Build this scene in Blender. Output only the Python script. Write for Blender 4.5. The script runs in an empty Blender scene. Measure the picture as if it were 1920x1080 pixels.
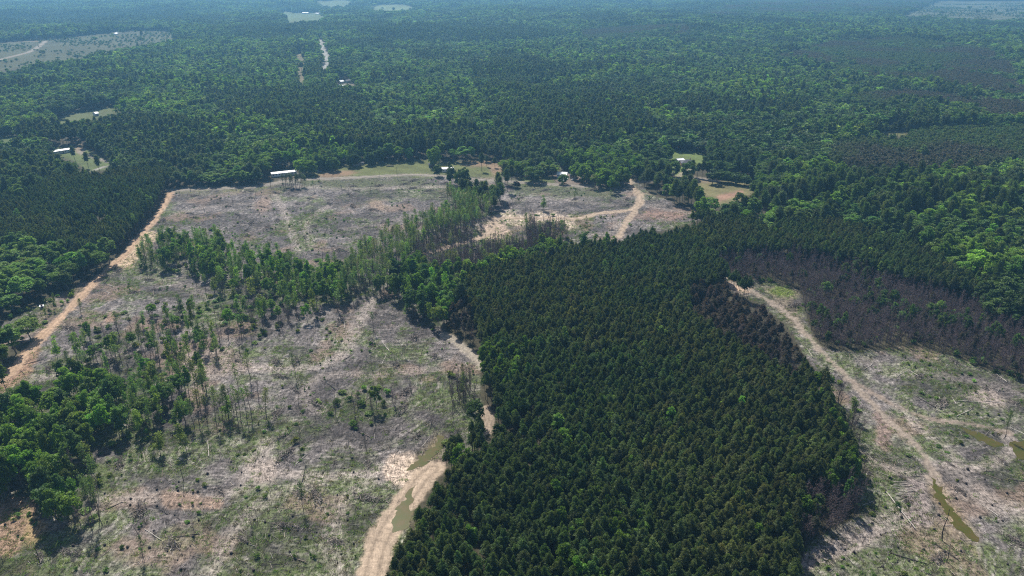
import bpy, math, random
import numpy as np
R = math.radians
sc = bpy.context.scene
random.seed(7)
rng = np.random.default_rng(11)
# ------------------------------------------------------------------ camera, light, exposure
H = 165.0; PITCH = R(23.5); F = 1371.0
SUN_AZ = R(-22.0)      # measured from +Y towards +X
SUN_EL = R(50.0)
cam = bpy.data.objects.new('camera', bpy.data.cameras.new('camera')); sc.collection.objects.link(cam)
cam.location = (0, 0, H); cam.rotation_euler = (math.pi/2 - PITCH, 0, 0)
cam.data.sensor_width = 36; cam.data.lens = F/1920*36; cam.data.clip_start = 1; cam.data.clip_end = 30000
sc.camera = cam
w = bpy.data.worlds.new("World"); sc.world = w; w.use_nodes = True
nt = w.node_tree; nt.nodes.clear()
sky = nt.nodes.new('ShaderNodeTexSky'); sky.sky_type = 'NISHITA'; sky.sun_disc = False
sky.sun_elevation = SUN_EL; sky.sun_rotation = SUN_AZ; sky.altitude = 200; sky.air_density = 0.8; sky.dust_density = 2.0
bg = nt.nodes.new('ShaderNodeBackground'); bg.inputs[1].default_value = 0.078
wo = nt.nodes.new('ShaderNodeOutputWorld'); nt.links.new(sky.outputs[0], bg.inputs[0]); nt.links.new(bg.outputs[0], wo.inputs[0])
sl = bpy.data.lights.new('sun', 'SUN'); sl.energy = 4.1; sl.angle = R(0.53); sl.color = (1, 0.94, 0.84)
sun = bpy.data.objects.new('sun', sl); sc.collection.objects.link(sun)
sun.rotation_euler = (math.pi/2 - SUN_EL, 0, math.pi - SUN_AZ)
sc.view_settings.view_transform = 'Standard'; sc.view_settings.look = 'None'
sc.view_settings.exposure = 0.68; sc.view_settings.gamma = 1.0
sc.cycles.max_bounces = 5; sc.cycles.diffuse_bounces = 2; sc.cycles.glossy_bounces = 1
sc.cycles.transmission_bounces = 3; sc.cycles.volume_bounces = 1; sc.cycles.transparent_max_bounces = 4
sc.cycles.use_denoising = False; sc.cycles.use_adaptive_sampling = False
sc.render.filter_size = 1.1; sc.cycles.pixel_filter_type = 'BLACKMAN_HARRIS'; sc.cycles.filter_width = 1.15
HAZE = 1.35e-4

# ------------------------------------------------------------------ numeric helpers
def hsh(i, j, s):
    n = (i.astype(np.int64)*374761393 + j.astype(np.int64)*668265263 + s*144665) & 0xffffffff
    n = ((n ^ (n >> 13))*1274126177) & 0xffffffff
    return ((n ^ (n >> 16)) & 0xffffff)/float(0xffffff)
def vn(x, y, s=0):
    x = np.asarray(x, float); y = np.asarray(y, float)
    i = np.floor(x); j = np.floor(y); u = x-i; v = y-j; u = u*u*(3-2*u); v = v*v*(3-2*v)
    a = hsh(i, j, s); b = hsh(i+1, j, s); c = hsh(i, j+1, s); d = hsh(i+1, j+1, s)
    return (a*(1-u)+b*u)*(1-v) + (c*(1-u)+d*u)*v
def fbm(x, y, s=0, o=4):
    t = 0; a = .5; n = 0
    for k in range(o):
        t = t + a*vn(x*2**k + 17.3*k, y*2**k - 9.1*k, s+k); n += a; a *= .55
    return t/n
def ss(a, b, x):
    t = np.clip((x-a)/(b-a), 0, 1); return t*t*(3-2*t)
def hgt(x, y):
    r = np.hypot(x, y)
    return ss(650, 2600, r)*34*(fbm(np.asarray(x)/520., np.asarray(y)/700., 3, 3)-.5) + 5*ss(450, 900, r)*(vn(np.asarray(x)/260., np.asarray(y)/260., 8)-.5)
cp, sp = math.cos(PITCH), math.sin(PITCH)
def proj(x, y, z):
    z = z-H; d = np.maximum(y*cp - z*sp, 1e-3)
    return 960+F*x/d, 540+F*(-z*cp-y*sp)/d
def at(px, py):                                # pixel of the photograph -> point on the terrain
    u = (px-960)/F; v = (py-540)/F
    d = (u, cp-v*sp, -sp-v*cp); t = H/-d[2]
    for _ in range(8):
        z = float(hgt(d[0]*t, d[1]*t)); t = (H-z)/-d[2]
    return np.array([d[0]*t, d[1]*t, float(hgt(d[0]*t, d[1]*t))])
X0, Y0, PS = -700, -60, 2
NX, NY = 1660, 900
def pip(px, py, poly):
    ins = np.zeros(px.shape, bool); n = len(poly)
    for k in range(n):
        x1, y1 = poly[k]; x2, y2 = poly[(k+1) % n]
        if y1 == y2: continue
        c = (py > min(y1, y2)) & (py <= max(y1, y2))
        ins ^= c & (px < (py-y1)*(x2-x1)/(y2-y1)+x1)
    return ins
def paint(arr, poly, val):
    xs = [p[0] for p in poly]; ys = [p[1] for p in poly]
    i0 = max(0, int((min(xs)-X0)/PS)); i1 = min(NX, int((max(xs)-X0)/PS)+2)
    j0 = max(0, int((min(ys)-Y0)/PS)); j1 = min(NY, int((max(ys)-Y0)/PS)+2)
    gx, gy = np.meshgrid(X0+PS*(np.arange(i0, i1)+.5), Y0+PS*(np.arange(j0, j1)+.5))
    arr[j0:j1, i0:i1][pip(gx, gy, poly)] = val
def look(arr, px, py):
    i = np.clip(((px-X0)/PS).astype(int), 0, NX-1); j = np.clip(((py-Y0)/PS).astype(int), 0, NY-1)
    return arr[j, i]
def blur(a, r):
    for ax in (0, 1):
        p = np.pad(a, [(r, r) if k == ax else (0, 0) for k in (0, 1)], 'edge')
        c = np.cumsum(p, axis=ax); c = np.insert(c, 0, 0, axis=ax)
        a = (np.take(c, range(2*r+1, c.shape[ax]), ax)-np.take(c, range(0, c.shape[ax]-2*r-1), ax))/(2*r+1)
    return a
# ------------------------------------------------------------------ layout (outlines measured on the photograph, laid on the terrain)
CLEAR_L = [(-900,1800),(-900,900),(-300,760),(0,712),(75,625),(0,660),(-200,700),(-200,640),(0,612),(60,578),(130,545),(190,508),(250,455),(300,400),(322,356),(340,350),(400,350),(500,345),(560,325),(600,322),(640,330),(700,325),(800,322),(850,318),(945,318),(960,335),(1040,338),(1060,345),(1110,352),(1180,350),(1200,345),(1215,362),(1300,395),(1340,403),(1318,412),(1275,424),(1200,442),(1100,470),(1000,496),(950,512),(870,532),(848,560),(836,622),(870,650),(900,690),(898,740),(906,770),(925,800),(905,830),(860,860),(812,885),(785,930),(770,1000),(735,1040),(715,1085),(600,1800)]
CLEAR_R = [(1350,515),(1392,528),(1440,530),(1500,540),(1512,600),(1530,645),(1580,660),(1650,655),(1720,650),(1790,670),(1850,695),(1925,712),(2700,850),(2700,1800),(1460,1800),(1480,1085),(1520,1015),(1612,965),(1604,905),(1585,850),(1558,790),(1530,700),(1480,615),(1430,570),(1370,545)]
ZF, ZPL, ZPD, ZBR, ZC, ZST, ZSP, ZBLC, ZTP, ZMP, ZSC, ZDB, ZTH, ZFP = range(14)
# forest mix, plantation, purple plantation, brown thicket, clear, strip, sparse young, broadleaf cluster, bare-trunk pines,
# mature pine, scrub, bright decid, thicket of thin, far plantation
ZP = [
 (ZMP, [(160,240),(240,225),(380,250),(420,290),(330,330),(200,330),(155,290)]),
 (ZMP, [(380,190),(520,180),(640,190),(720,215),(700,250),(560,255),(430,235)]),
 (ZMP, [(560,265),(700,250),(900,265),(1040,262),(1060,320),(960,322),(940,302),(800,300),(620,300)]),
 (ZMP, [(940,205),(1100,190),(1200,215),(1230,262),(1150,285),(1050,290),(960,270)]),
 (ZMP, [(640,62),(900,50),(1100,68),(1000,86),(760,90)]), (ZFP, [(1080,58),(1285,52),(1300,74),(1100,84)]), (ZMP, [(-300,28),(300,26),(420,42),(200,52),(-300,56)]), (ZMP, [(420,62),(560,50),(596,66),(480,84)]),
 (ZDB, [(860,88),(1280,86),(1280,108),(900,108)]), (ZDB, [(1300,56),(1700,52),(1925,60),(1925,92),(1700,74),(1480,80)]), (ZDB, [(680,190),(860,165),(940,200),(930,262),(760,258),(700,230)]),
 (ZMP, [(860,120),(960,112),(1080,150),(1020,172),(900,165)]),
 (ZDB, [(1280,110),(1480,120),(1600,160),(1570,195),(1400,215),(1280,195)]),
 (ZDB, [(200,115),(440,95),(560,130),(540,190),(380,185),(240,160),(120,150)]),
 (ZMP, [(1280,195),(1400,215),(1520,205),(1510,228),(1400,232),(1280,228)]),
 (ZFP, [(1450,115),(1560,85),(1700,78),(1850,100),(1900,125),(1900,168),(1960,200),(1800,175),(1640,160),(1540,135)]),
 (ZFP, [(1590,190),(1700,182),(1850,200),(2400,260),(2400,300),(1850,235),(1800,215),(1680,205),(1560,205)]),
 (ZFP, [(1560,285),(1640,268),(1760,255),(1900,250),(2500,240),(2500,330),(1900,330),(1800,345),(1700,352),(1600,345),(1540,330)]),
 (ZFP, [(1300,35),(1400,0),(1750,0),(1750,15),(1680,28),(1500,32)]),
 (ZPL, [(-700,480),(-100,400),(0,388),(90,358),(180,340),(310,338),(322,345),(318,365),(300,398),(250,455),(215,480),(150,498),(100,480),(0,470),(-100,520)]),
 (ZDB, [(-200,360),(60,358),(100,352),(40,385),(-100,395)]),
 (ZDB, [(1400,408),(1500,385),(1640,362),(1760,345),(1920,318),(2500,290),(2500,620),(1920,610),(1850,555),(1780,530),(1700,480),(1560,440),(1440,430)]),
 (ZMP, [(1340,400),(1400,385),(1520,372),(1640,352),(1700,352),(1640,372),(1520,398),(1420,420)]),
 (ZMP, [(1560,420),(1700,400),(1850,360),(1925,345),(1925,365),(1800,400),(1680,430)]),
 (ZC, CLEAR_L), (ZC, CLEAR_R),
 (ZPL, [(872,532),(950,512),(1100,470),(1200,442),(1275,424),(1400,432),(1480,480),(1500,500),(1560,510),(1500,506),(1420,506),(1340,502),(1345,515),(1372,545),(1432,572),(1482,617),(1530,700),(1558,790),(1585,850),(1604,905),(1608,930),(1500,950),(1490,1085),(1470,1800),(600,1800),(700,1085),(735,1040),(770,1000),(785,930),(812,885),(860,860),(905,830),(928,800),(960,740),(940,690),(905,660),(880,600)]),
 (ZPL, [(1440,440),(1560,440),(1700,480),(1780,530),(1850,555),(1880,580),(1800,570),(1700,552),(1600,520),(1500,505)]),
 (ZPD, [(1290,560),(1380,560),(1470,625),(1510,690),(1490,745),(1420,700),(1340,660),(1290,610)]),
 (ZBR, [(1330,498),(1400,490),(1480,492),(1560,502),(1700,548),(1800,575),(1925,640),(2400,740),(2500,860),(1925,720),(1850,695),(1790,670),(1720,650),(1650,655),(1580,660),(1530,645),(1512,600),(1500,545),(1440,530),(1392,528),(1350,515)]),
 (ZBR, [(1500,945),(1612,915),(1622,968),(1525,1018),(1490,1030)]),
 (ZPD, [(850,600),(880,590),(890,640),(872,660),(846,630)]),
 (ZST, [(250,440),(320,430),(400,428),(440,450),(520,460),(570,480),(640,480),(700,455),(740,480),(760,510),(745,560),(690,560),(640,575),(590,590),(540,612),(500,600),(430,562),(400,532),(330,515),(262,505)]),
 (ZTP, [(640,480),(700,440),(760,405),(830,378),(890,365),(925,385),(925,410),(880,445),(830,455),(790,475),(760,520),(700,560),(650,570)]),
 (ZBLC, [(735,520),(790,505),(850,505),(872,540),(860,600),(835,628),(800,610),(760,590),(735,560)]),
 (ZMP, [(838,312),(940,320),(962,350),(945,385),(925,400),(870,380),(835,352)]),
 (ZTH, [(775,478),(840,450),(905,442),(985,442),(1030,480),(1005,505),(940,518),(850,525),(800,525)]),
 (ZTH, [(985,395),(1060,405),(1072,460),(1030,470),(988,450)]),
 (ZBLC, [(1160,445),(1230,425),(1236,450),(1160,480),(1060,492),(960,520),(880,540),(872,520),(960,500),(1050,470)]),
 (ZSP, [(90,640),(180,600),(240,570),(340,560),(440,545),(500,560),(520,610),(440,650),(340,710),(270,745),(180,740),(120,700)]),
 (ZSP, [(1040,455),(1150,440),(1150,465),(1050,480)]),
 (ZSP, [(330,700),(500,590),(640,570),(640,590),(500,650),(340,720)]),
 (ZBLC, [(-500,720),(0,740),(90,705),(150,730),(240,745),(250,790),(200,830),(165,880),(185,960),(110,1000),(60,940),(-30,950),(-500,1100)]),
 (ZST, [(240,745),(330,725),(380,740),(370,800),(300,830),(250,830),(200,840)]),
 (ZTP, [(360,735),(500,712),(505,790),(430,800),(370,805)]),
 (ZSP, [(590,740),(740,715),(745,795),(640,805),(600,790)]),
 (ZTH, [(838,690),(888,680),(892,765),(845,765)]),
 (ZTH, [(545,800),(592,800),(590,850),(550,855)]),
 (ZTH, [(832,795),(866,795),(866,840),(830,845)]),
 (ZBLC, [(880,765),(906,770),(908,828),(884,830)]),
 (ZSP, [(120,880),(190,870),(200,1000),(150,1010)]),
 (ZPL, [(895,660),(950,680),(985,760),(945,790),(905,745)]),
 (ZTH, [(1560,800),(1620,820),(1625,900),(1600,905),(1590,850)]),
 (ZSP, [(1540,690),(1590,690),(1620,800),(1560,800)]),
 (ZSC, [(-300,700),(0,655),(60,635),(110,590),(180,520),(200,505),(150,535),(60,570),(0,600),(-300,660)]),
 (ZBLC, [(1060,300),(1120,300),(1180,310),(1210,345),(1170,372),(1120,360),(1060,335)]),
 (ZMP, [(1205,335),(1290,335),(1335,355),(1345,405),(1300,398),(1215,365)]),
 (ZTP, [(262,450),(285,440),(300,500),(268,500)]),
 (ZBLC, [(520,300),(600,290),(680,300),(680,322),(640,328),(600,326),(560,322)]),
]
# treeless grass, soil and open ground with its own colour
FIELDS = [
 ([(560,322),(620,318),(660,306),(740,303),(800,300),(850,304),(945,302),(948,318),(940,332),(850,334),(740,330),(640,335),(590,338)], (.20,.225,.085), 1),
 ([(590,330),(620,318),(680,322),(650,331),(610,336)], (.36,.25,.16), 1),
 ([(860,306),(905,302),(945,303),(948,320),(925,330),(915,312),(870,311)], (.38,.27,.18), 1),
 ([(1252,280),(1300,283),(1328,292),(1326,304),(1300,316),(1270,330),(1254,320),(1258,300),(1240,292)], (.20,.27,.085), 1),
 ([(1300,336),(1350,335),(1405,341),(1428,351),(1390,376),(1342,388),(1318,366)], (.27,.25,.12), 1),
 ([(1345,366),(1395,355),(1390,366),(1342,380)], (.45,.28,.20), 1),
 ([(1270,322),(1300,330),(1340,338),(1330,345),(1290,338)], (.33,.27,.18), 1),
 ([(88,280),(150,270),(178,290),(208,300),(206,318),(170,322),(130,298),(92,292)], (.17,.22,.08), 1),
 ([(136,276),(156,268),(158,290),(148,289)], (.42,.34,.25), 1),
 ([(970,335),(1030,332),(1045,345),(1085,350),(970,345)], (.19,.23,.085), 1),
 ([(1035,322),(1110,326),(1120,350),(1045,345)], (.30,.24,.20), 1),
 ([(522,22),(600,25),(612,31),(600,41),(538,41)], (.16,.22,.09), 0),
 ([(590,2),(650,0),(668,6),(640,14),(605,13)], (.16,.21,.09), 0),
 ([(694,13),(720,8),(760,8),(784,16),(735,23),(700,22)], (.19,.24,.10), 0),
 ([(-300,88),(0,80),(90,74),(190,64),(225,58),(320,57),(333,80),(235,86),(205,98),(110,118),(0,132),(-300,150)], (.105,.112,.055), 0),
 ([(1690,30),(1755,3),(2300,0),(2300,55),(1920,36),(1830,38)], (.14,.155,.09), 0),
 ([(80,232),(140,214),(215,199),(242,204),(190,222),(110,236)], (.16,.19,.08), 0),
 ([(-60,262),(20,255),(60,262),(10,272),(-60,275)], (.14,.19,.07), 0),
 ([(557,100),(571,100),(573,164),(557,164)], (.25,.22,.13), 0),
 ([(596,74),(606,74),(610,98),(622,108),(616,128),(606,128),(602,100)], (.30,.28,.22), 0),
 ([(628,152),(662,150),(670,162),(630,163)], (.24,.22,.17), 0),
 ([(1552,216),(1578,213),(1580,221),(1553,222)], (.16,.20,.08), 0),
 ([(1650,246),(1700,247),(1702,255),(1655,257)], (.20,.21,.09), 0),
 ([(996,166),(1022,166),(1020,172),(998,172)], (.25,.22,.13), 0),
]
INCLR = [   # colour patches inside the logged ground
 ([(560,335),(700,335),(800,337),(800,350),(640,352),(560,348)], (.13,.145,.075)),
 ([(330,352),(500,350),(560,345),(500,358),(330,362)], (.19,.20,.08)),
 ([(930,395),(980,402),(1040,395),(1075,410),(1080,430),(1000,420),(935,418)], (.55,.45,.36)),
 ([(960,345),(1110,352),(1180,362),(1150,372),(1000,362),(960,360)], (.13,.15,.08)),
 ([(905,415),(940,415),(960,440),(930,455),(900,440)], (.50,.38,.30)),
 ([(1020,420),(1060,425),(1050,470),(1010,470)], (.36,.27,.22)),
 ([(1210,395),(1290,400),(1280,412),(1200,410)], (.36,.24,.19)),
 ([(480,370),(510,368),(500,400),(478,395)], (.36,.27,.22)),
 ([(690,375),(730,378),(720,392),(688,388)], (.36,.27,.21)),
 ([(240,462),(285,430),(300,440),(268,478),(245,500),(210,515)], (.52,.40,.28)),
 ([(0,690),(50,640),(80,650),(60,700),(0,740)], (.40,.26,.18)),
 ([(0,930),(60,935),(80,1000),(20,1040),(-100,1060),(-100,940)], (.40,.27,.19)),
 ([(60,960),(100,985),(60,1030),(40,1010)], (.42,.31,.17)),
 ([(725,850),(780,850),(790,900),(770,920),(725,900)], (.50,.40,.32)),
 ([(1430,535),(1500,545),(1495,560),(1440,556)], (.36,.30,.22)),
 ([(1445,538),(1475,535),(1495,552),(1470,562),(1450,556)], (.17,.24,.04)),
 ([(1350,520),(1405,530),(1412,552),(1372,545)], (.50,.36,.26)),
 ([(1440,555),(1490,560),(1510,620),(1480,610)], (.24,.20,.15)),
 ([(195,590),(222,585),(225,600),(200,603)], (.42,.28,.21)),
 ([(340,655),(430,650),(480,690),(330,720)], (.36,.29,.25)),
 ([(300,920),(420,930),(420,955),(300,950)], (.36,.26,.20)),
 ([(460,860),(520,860),(520,900),(470,905)], (.45,.38,.33)),
 ([(1640,770),(1680,800),(1670,850),(1640,830)], (.30,.22,.19)),
 ([(1790,740),(1850,760),(1900,760),(1860,730)], (.42,.35,.31)),
 ([(1480,1050),(1560,1010),(1650,985),(1670,1000),(1590,1040),(1500,1080)], (.36,.31,.28)),
 ([(1695,890),(1735,900),(1745,990),(1700,985)], (.36,.30,.28)),
]
PUDDLES = [[(760,880),(787,858),(814,834),(822,812),(832,815),(828,838),(815,856),(793,874),(768,884)],
           [(735,975),(750,945),(772,915),(778,905),(772,950),(768,985),(742,1000)],
           [(1745,895),(1756,900),(1775,940),(1800,970),(1838,1010),(1828,1020),(1800,1000),(1775,965),(1750,925)],
           [(1800,800),(1850,818),(1885,835),(1870,842),(1830,825)],
           [(1890,828),(1960,825),(1960,860),(1905,862)]]
SANDC = (.56,.44,.33); REDC = (.46,.30,.20)
ROADS = [  # name, points, width m, colour
 ('dirt_road', [(-160,830),(0,712),(28,690),(45,668),(75,636),(120,590),(170,535),(200,505),(235,478),(252,455),(275,430),(300,398),(318,365),(322,356)], 4.2, (.64,.45,.31)),
 ('dirt_road', [(320,357),(400,353),(470,351),(505,346),(530,340),(560,336),(620,335),(700,331),(780,327),(850,332),(900,338),(960,341),(1010,344),(1060,348),(1110,350),(1170,344),(1230,338),(1300,333),(1340,339)], 7.5, (.36,.32,.27)),
 ('dirt_road', [(1178,335),(1180,350),(1196,360),(1202,374),(1192,392),(1160,397),(1120,400),(1085,411),(1040,408),(985,410),(940,408),(930,405),(926,430),(900,447),(850,460),(800,476)], 5.2, SANDC),
 ('dirt_road', [(1192,394),(1172,420),(1160,445)], 3.8, SANDC),
 ('dirt_road', [(836,628),(860,645),(885,662),(905,690)], 4.0, (.50,.44,.36)),
 ('dirt_road', [(905,768),(914,785),(920,808)], 3.6, (.50,.40,.31)),
 ('dirt_road', [(812,880),(795,892),(775,920),(750,955),(730,985),(712,1020),(700,1060),(690,1120),(670,1300)], 8.4, (.56,.44,.33)),
 ('dirt_road', [(1350,518),(1385,535),(1430,556),(1480,590),(1510,625),(1545,665),(1590,708),(1625,745),(1670,795),(1710,825),(1730,850),(1745,885),(1752,905)], 2.4, (.47,.39,.32)),
 ('dirt_road', [(1592,712),(1650,745),(1700,772),(1760,790),(1830,795),(1890,812)], 1.5, (.42,.34,.28)),
 ('dirt_road', [(0,112),(45,101),(68,92),(86,77)], 9, (.36,.31,.25)),
 ('dirt_road', [(80,78),(40,78),(-80,82)], 9, (.40,.30,.24)),
 ('paved_road', [(601,74),(604,92),(612,104),(614,118),(606,130)], 12, (.42,.42,.40)),
 ('dirt_road', [(150,285),(165,292),(205,304)], 4, (.40,.36,.30)),
 ('dirt_road', [(200,312),(180,318)], 5, (.40,.38,.34)),
 ('dirt_road', [(1270,332),(1283,322),(1292,318)], 3.5, (.42,.38,.26)),
]
TRAILS = [  # pale skid trails: points, width, strength
 ([(300,722),(400,700),(470,690),(560,692),(620,680),(655,650),(680,590),(700,560)],5,.6), ([(430,640),(450,680),(520,695)],4,.5),
 ([(470,880),(560,892),(640,895),(700,882),(760,890)],3,.8), ([(500,830),(482,865),(465,892)],5,.6),
 ([(390,1085),(420,1020),(470,955),(520,925),(600,900)],4,.5), ([(200,935),(300,930),(400,940),(500,900)],4,.5),
 ([(560,470),(535,400),(515,365)],4,.6), ([(585,462),(568,425),(592,400),(620,385)],4,.5), ([(330,400),(400,385),(500,380)],4,.3),
 ([(560,350),(640,353),(750,352),(830,350)],6,.6), ([(230,470),(260,455),(320,445)],6,.4), ([(640,430),(720,420),(780,400)],4,.3),
 ([(600,770),(560,740),(600,700),(700,705),(820,690)],4,.4), ([(640,1080),(620,1000),(640,940),(720,880)],5,.45),
 ([(100,700),(140,690),(300,640),(420,600)],4,.35), ([(400,560),(330,530),(260,520)],4,.3), ([(20,700),(80,712),(130,700)],4,.5),
 ([(960,375),(1050,372),(1150,385)],5,.3), ([(1240,385),(1200,385),(1290,400)],5,.4), ([(1100,440),(1150,438),(1160,420)],5,.5),
 ([(1750,870),(1830,880),(1870,870),(1900,840),(1890,820)],3,.7), ([(1790,880),(1850,940),(1930,960)],6,.4),
 ([(1680,760),(1720,800),(1760,830),(1790,860)],4,.5), ([(1560,600),(1640,700),(1760,700),(1900,730)],5,.2),
 ([(1600,840),(1660,880),(1740,890)],3,.5), ([(1480,1065),(1560,1020),(1650,988),(1700,960)],6,.6), ([(1740,905),(1800,925),(1930,975)],5,.35)]

Z = np.zeros((NY, NX), np.int8)
for z_, P in ZP: paint(Z, P, z_)
ND = np.zeros((NY, NX), bool)                 # no trees: fields
for P, c, k in FIELDS: paint(ND, P, True)
for P in PUDDLES: paint(ND, P, True)
for P in ([(120,436),(180,402),(235,378),(240,384),(185,410),(125,442)], [(0,402),(60,380),(62,385),(0,408)], [(1262,288),(1310,290),(1310,312),(1262,312)], [(1040,322),(1066,322),(1066,338),(1040,338)],[(505,318),(560,314),(560,340),(505,338)]): paint(ND, P, True)
CLR = np.zeros((NY, NX)); paint(CLR, CLEAR_L, 1.); paint(CLR, CLEAR_R, 1.)
CLRB = blur(CLR, 2)
class Seg:
    def __init__(s, pts, w):
        s.p = np.array([at(*q)[:2] for q in pts]); s.w = w
        q = [s.p[0]]
        for a, b in zip(s.p[:-1], s.p[1:]):    # soften the corners
            q += [a*.75+b*.25, a*.25+b*.75]
        s.p = np.array(q+[s.p[-1]])
    def d(s, x, y, lim):
        out = np.full(x.shape, 1e9); lo = s.p.min(0)-lim; hi = s.p.max(0)+lim
        m = (x > lo[0]) & (x < hi[0]) & (y > lo[1]) & (y < hi[1]); X = x[m]; Y = y[m]; D = np.full(X.shape, 1e9)
        for a, b in zip(s.p[:-1], s.p[1:]):
            v = b-a; t = np.clip(((X-a[0])*v[0]+(Y-a[1])*v[1])/max(v@v, 1e-9), 0, 1)
            D = np.minimum(D, np.hypot(X-a[0]-t*v[0], Y-a[1]-t*v[1]))
        out[m] = D; return out
roads = [(n, Seg(p, w_), c) for n, p, w_, c in ROADS]
trails = [(Seg(p, w_), k) for p, w_, k in TRAILS]

# ------------------------------------------------------------------ mesh helpers
def mesh_np(name, V, Q, mats=(), attrs=None, matidx=None, smooth=False):
    V = np.asarray(V, np.float32); Q = np.asarray(Q, np.int32); k = Q.shape[1] if len(Q) else 4
    me = bpy.data.meshes.new(name); me.vertices.add(len(V)); me.vertices.foreach_set('co', V.ravel())
    if len(Q):
        me.loops.add(Q.size); me.loops.foreach_set('vertex_index', Q.ravel())
        me.polygons.add(len(Q)); me.polygons.foreach_set('loop_start', np.arange(0, Q.size, k, dtype=np.int32))
        try: me.polygons.foreach_set('loop_total', np.full(len(Q), k, np.int32))
        except Exception: pass
        if matidx is not None: me.polygons.foreach_set('material_index', np.asarray(matidx, np.int32))
    for m in mats: me.materials.append(m)
    me.update(calc_edges=True)
    if smooth and len(Q): me.polygons.foreach_set('use_smooth', np.ones(len(Q), bool))
    for n, (typ, val) in (attrs or {}).items():
        a = me.attributes.new(n, typ, 'POINT'); val = np.asarray(val)
        if typ == 'FLOAT_COLOR': a.data.foreach_set('color', val.astype(np.float32).ravel())
        elif typ == 'FLOAT_VECTOR': a.data.foreach_set('vector', val.astype(np.float32).ravel())
        elif typ == 'INT': a.data.foreach_set('value', val.astype(np.int32).ravel())
        else: a.data.foreach_set('value', val.astype(np.float32).ravel())
    return me
def link(name, data, parent=None, loc=None):
    o = bpy.data.objects.new(name, data); sc.collection.objects.link(o)
    if parent is not None: o.parent = parent
    if loc is not None: o.location = loc
    return o
def tag(o, label, cat, group=None):
    o['label'] = label; o['category'] = cat
    if group: o['group'] = group
    return o
# ------------------------------------------------------------------ materials
def nodes(name):
    m = bpy.data.materials.new(name); m.use_nodes = True; t = m.node_tree; t.nodes.clear()
    o = t.nodes.new('ShaderNodeOutputMaterial'); return m, t, o
def N(t, typ, **k):
    n = t.nodes.new(typ)
    for a, b in k.items(): setattr(n, a, b)
    return n
def L(t, a, b): t.links.new(a, b)
def mathn(t, op, a, b=None):
    n = N(t, 'ShaderNodeMath', operation=op)
    for i, v in enumerate((a, b)):
        if v is None: continue
        if isinstance(v, (int, float)): n.inputs[i].default_value = v
        else: L(t, v, n.inputs[i])
    return n.outputs[0]
def mix(t, fac, a, b, mode='MIX'):
    n = N(t, 'ShaderNodeMix', data_type='RGBA', blend_type=mode)
    for i, v in ((0, fac), (6, a), (7, b)):
        if isinstance(v, (int, float)): n.inputs[i].default_value = v
        elif isinstance(v, tuple): n.inputs[i].default_value = (*v, 1)
        else: L(t, v, n.inputs[i])
    return n.outputs[2]
def leaf_mat(name, trans=.3, gloss=.06):
    m, t, o = nodes(name)
    at_ = N(t, 'ShaderNodeAttribute', attribute_type='INSTANCER', attribute_name='tint')
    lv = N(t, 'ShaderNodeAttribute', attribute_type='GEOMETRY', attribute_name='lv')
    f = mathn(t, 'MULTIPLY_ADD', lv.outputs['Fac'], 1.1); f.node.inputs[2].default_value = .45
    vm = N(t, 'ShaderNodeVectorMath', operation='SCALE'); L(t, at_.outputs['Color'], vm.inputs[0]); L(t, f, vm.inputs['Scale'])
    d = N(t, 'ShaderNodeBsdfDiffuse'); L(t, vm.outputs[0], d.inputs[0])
    tr = N(t, 'ShaderNodeBsdfTranslucent'); c2 = mix(t, 1.0, vm.outputs[0], (1.25, 1.25, .55), 'MULTIPLY'); L(t, c2, tr.inputs[0])
    mx = N(t, 'ShaderNodeMixShader'); mx.inputs[0].default_value = trans; L(t, d.outputs[0], mx.inputs[1]); L(t, tr.outputs[0], mx.inputs[2])
    g = N(t, 'ShaderNodeBsdfGlossy'); g.inputs['Roughness'].default_value = .55; g.inputs[0].default_value = (.8, .9, .8, 1)
    m2 = N(t, 'ShaderNodeMixShader'); m2.inputs[0].default_value = gloss; L(t, mx.outputs[0], m2.inputs[1]); L(t, g.outputs[0], m2.inputs[2])
    L(t, m2.outputs[0], o.inputs[0]); return m
def plain(name, col, rough=.8, noise=.25, scale=1.5, metal=0., spec=.3):
    m, t, o = nodes(name); p = N(t, 'ShaderNodeBsdfPrincipled'); p.inputs['Roughness'].default_value = rough; p.inputs['Metallic'].default_value = metal
    p.inputs['Specular IOR Level'].default_value = spec
    tc = N(t, 'ShaderNodeTexCoord'); nz = N(t, 'ShaderNodeTexNoise'); nz.inputs['Scale'].default_value = scale; nz.inputs['Detail'].default_value = 4
    L(t, tc.outputs['Object'], nz.inputs[0])
    c = mix(t, nz.outputs[0], tuple(v*(1-noise) for v in col), tuple(min(1, v*(1+noise)) for v in col)); L(t, c, p.inputs[0]); L(t, p.outputs[0], o.inputs[0]); return m
def attr_mat(name, attr='lc', rough=.85):
    m, t, o = nodes(name); a = N(t, 'ShaderNodeAttribute', attribute_type='GEOMETRY', attribute_name=attr)
    p = N(t, 'ShaderNodeBsdfPrincipled'); p.inputs['Roughness'].default_value = rough; p.inputs['Specular IOR Level'].default_value = .25
    L(t, a.outputs['Color'], p.inputs[0]); L(t, p.outputs[0], o.inputs[0]); return m
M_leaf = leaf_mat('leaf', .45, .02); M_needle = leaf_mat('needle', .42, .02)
M_bark = plain('pine_bark', (.13, .10, .085), .9, .35, 2.5); M_barkg = plain('grey_bark', (.17, .155, .145), .9, .35, 2.5)
M_twig = plain('bare_twig', (.142, .108, .110), .9, .45, .35); M_char = plain('dark_snag_wood', (.035, .03, .03), .9, .3, 2)
M_debris = attr_mat('debris_wood')
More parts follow.
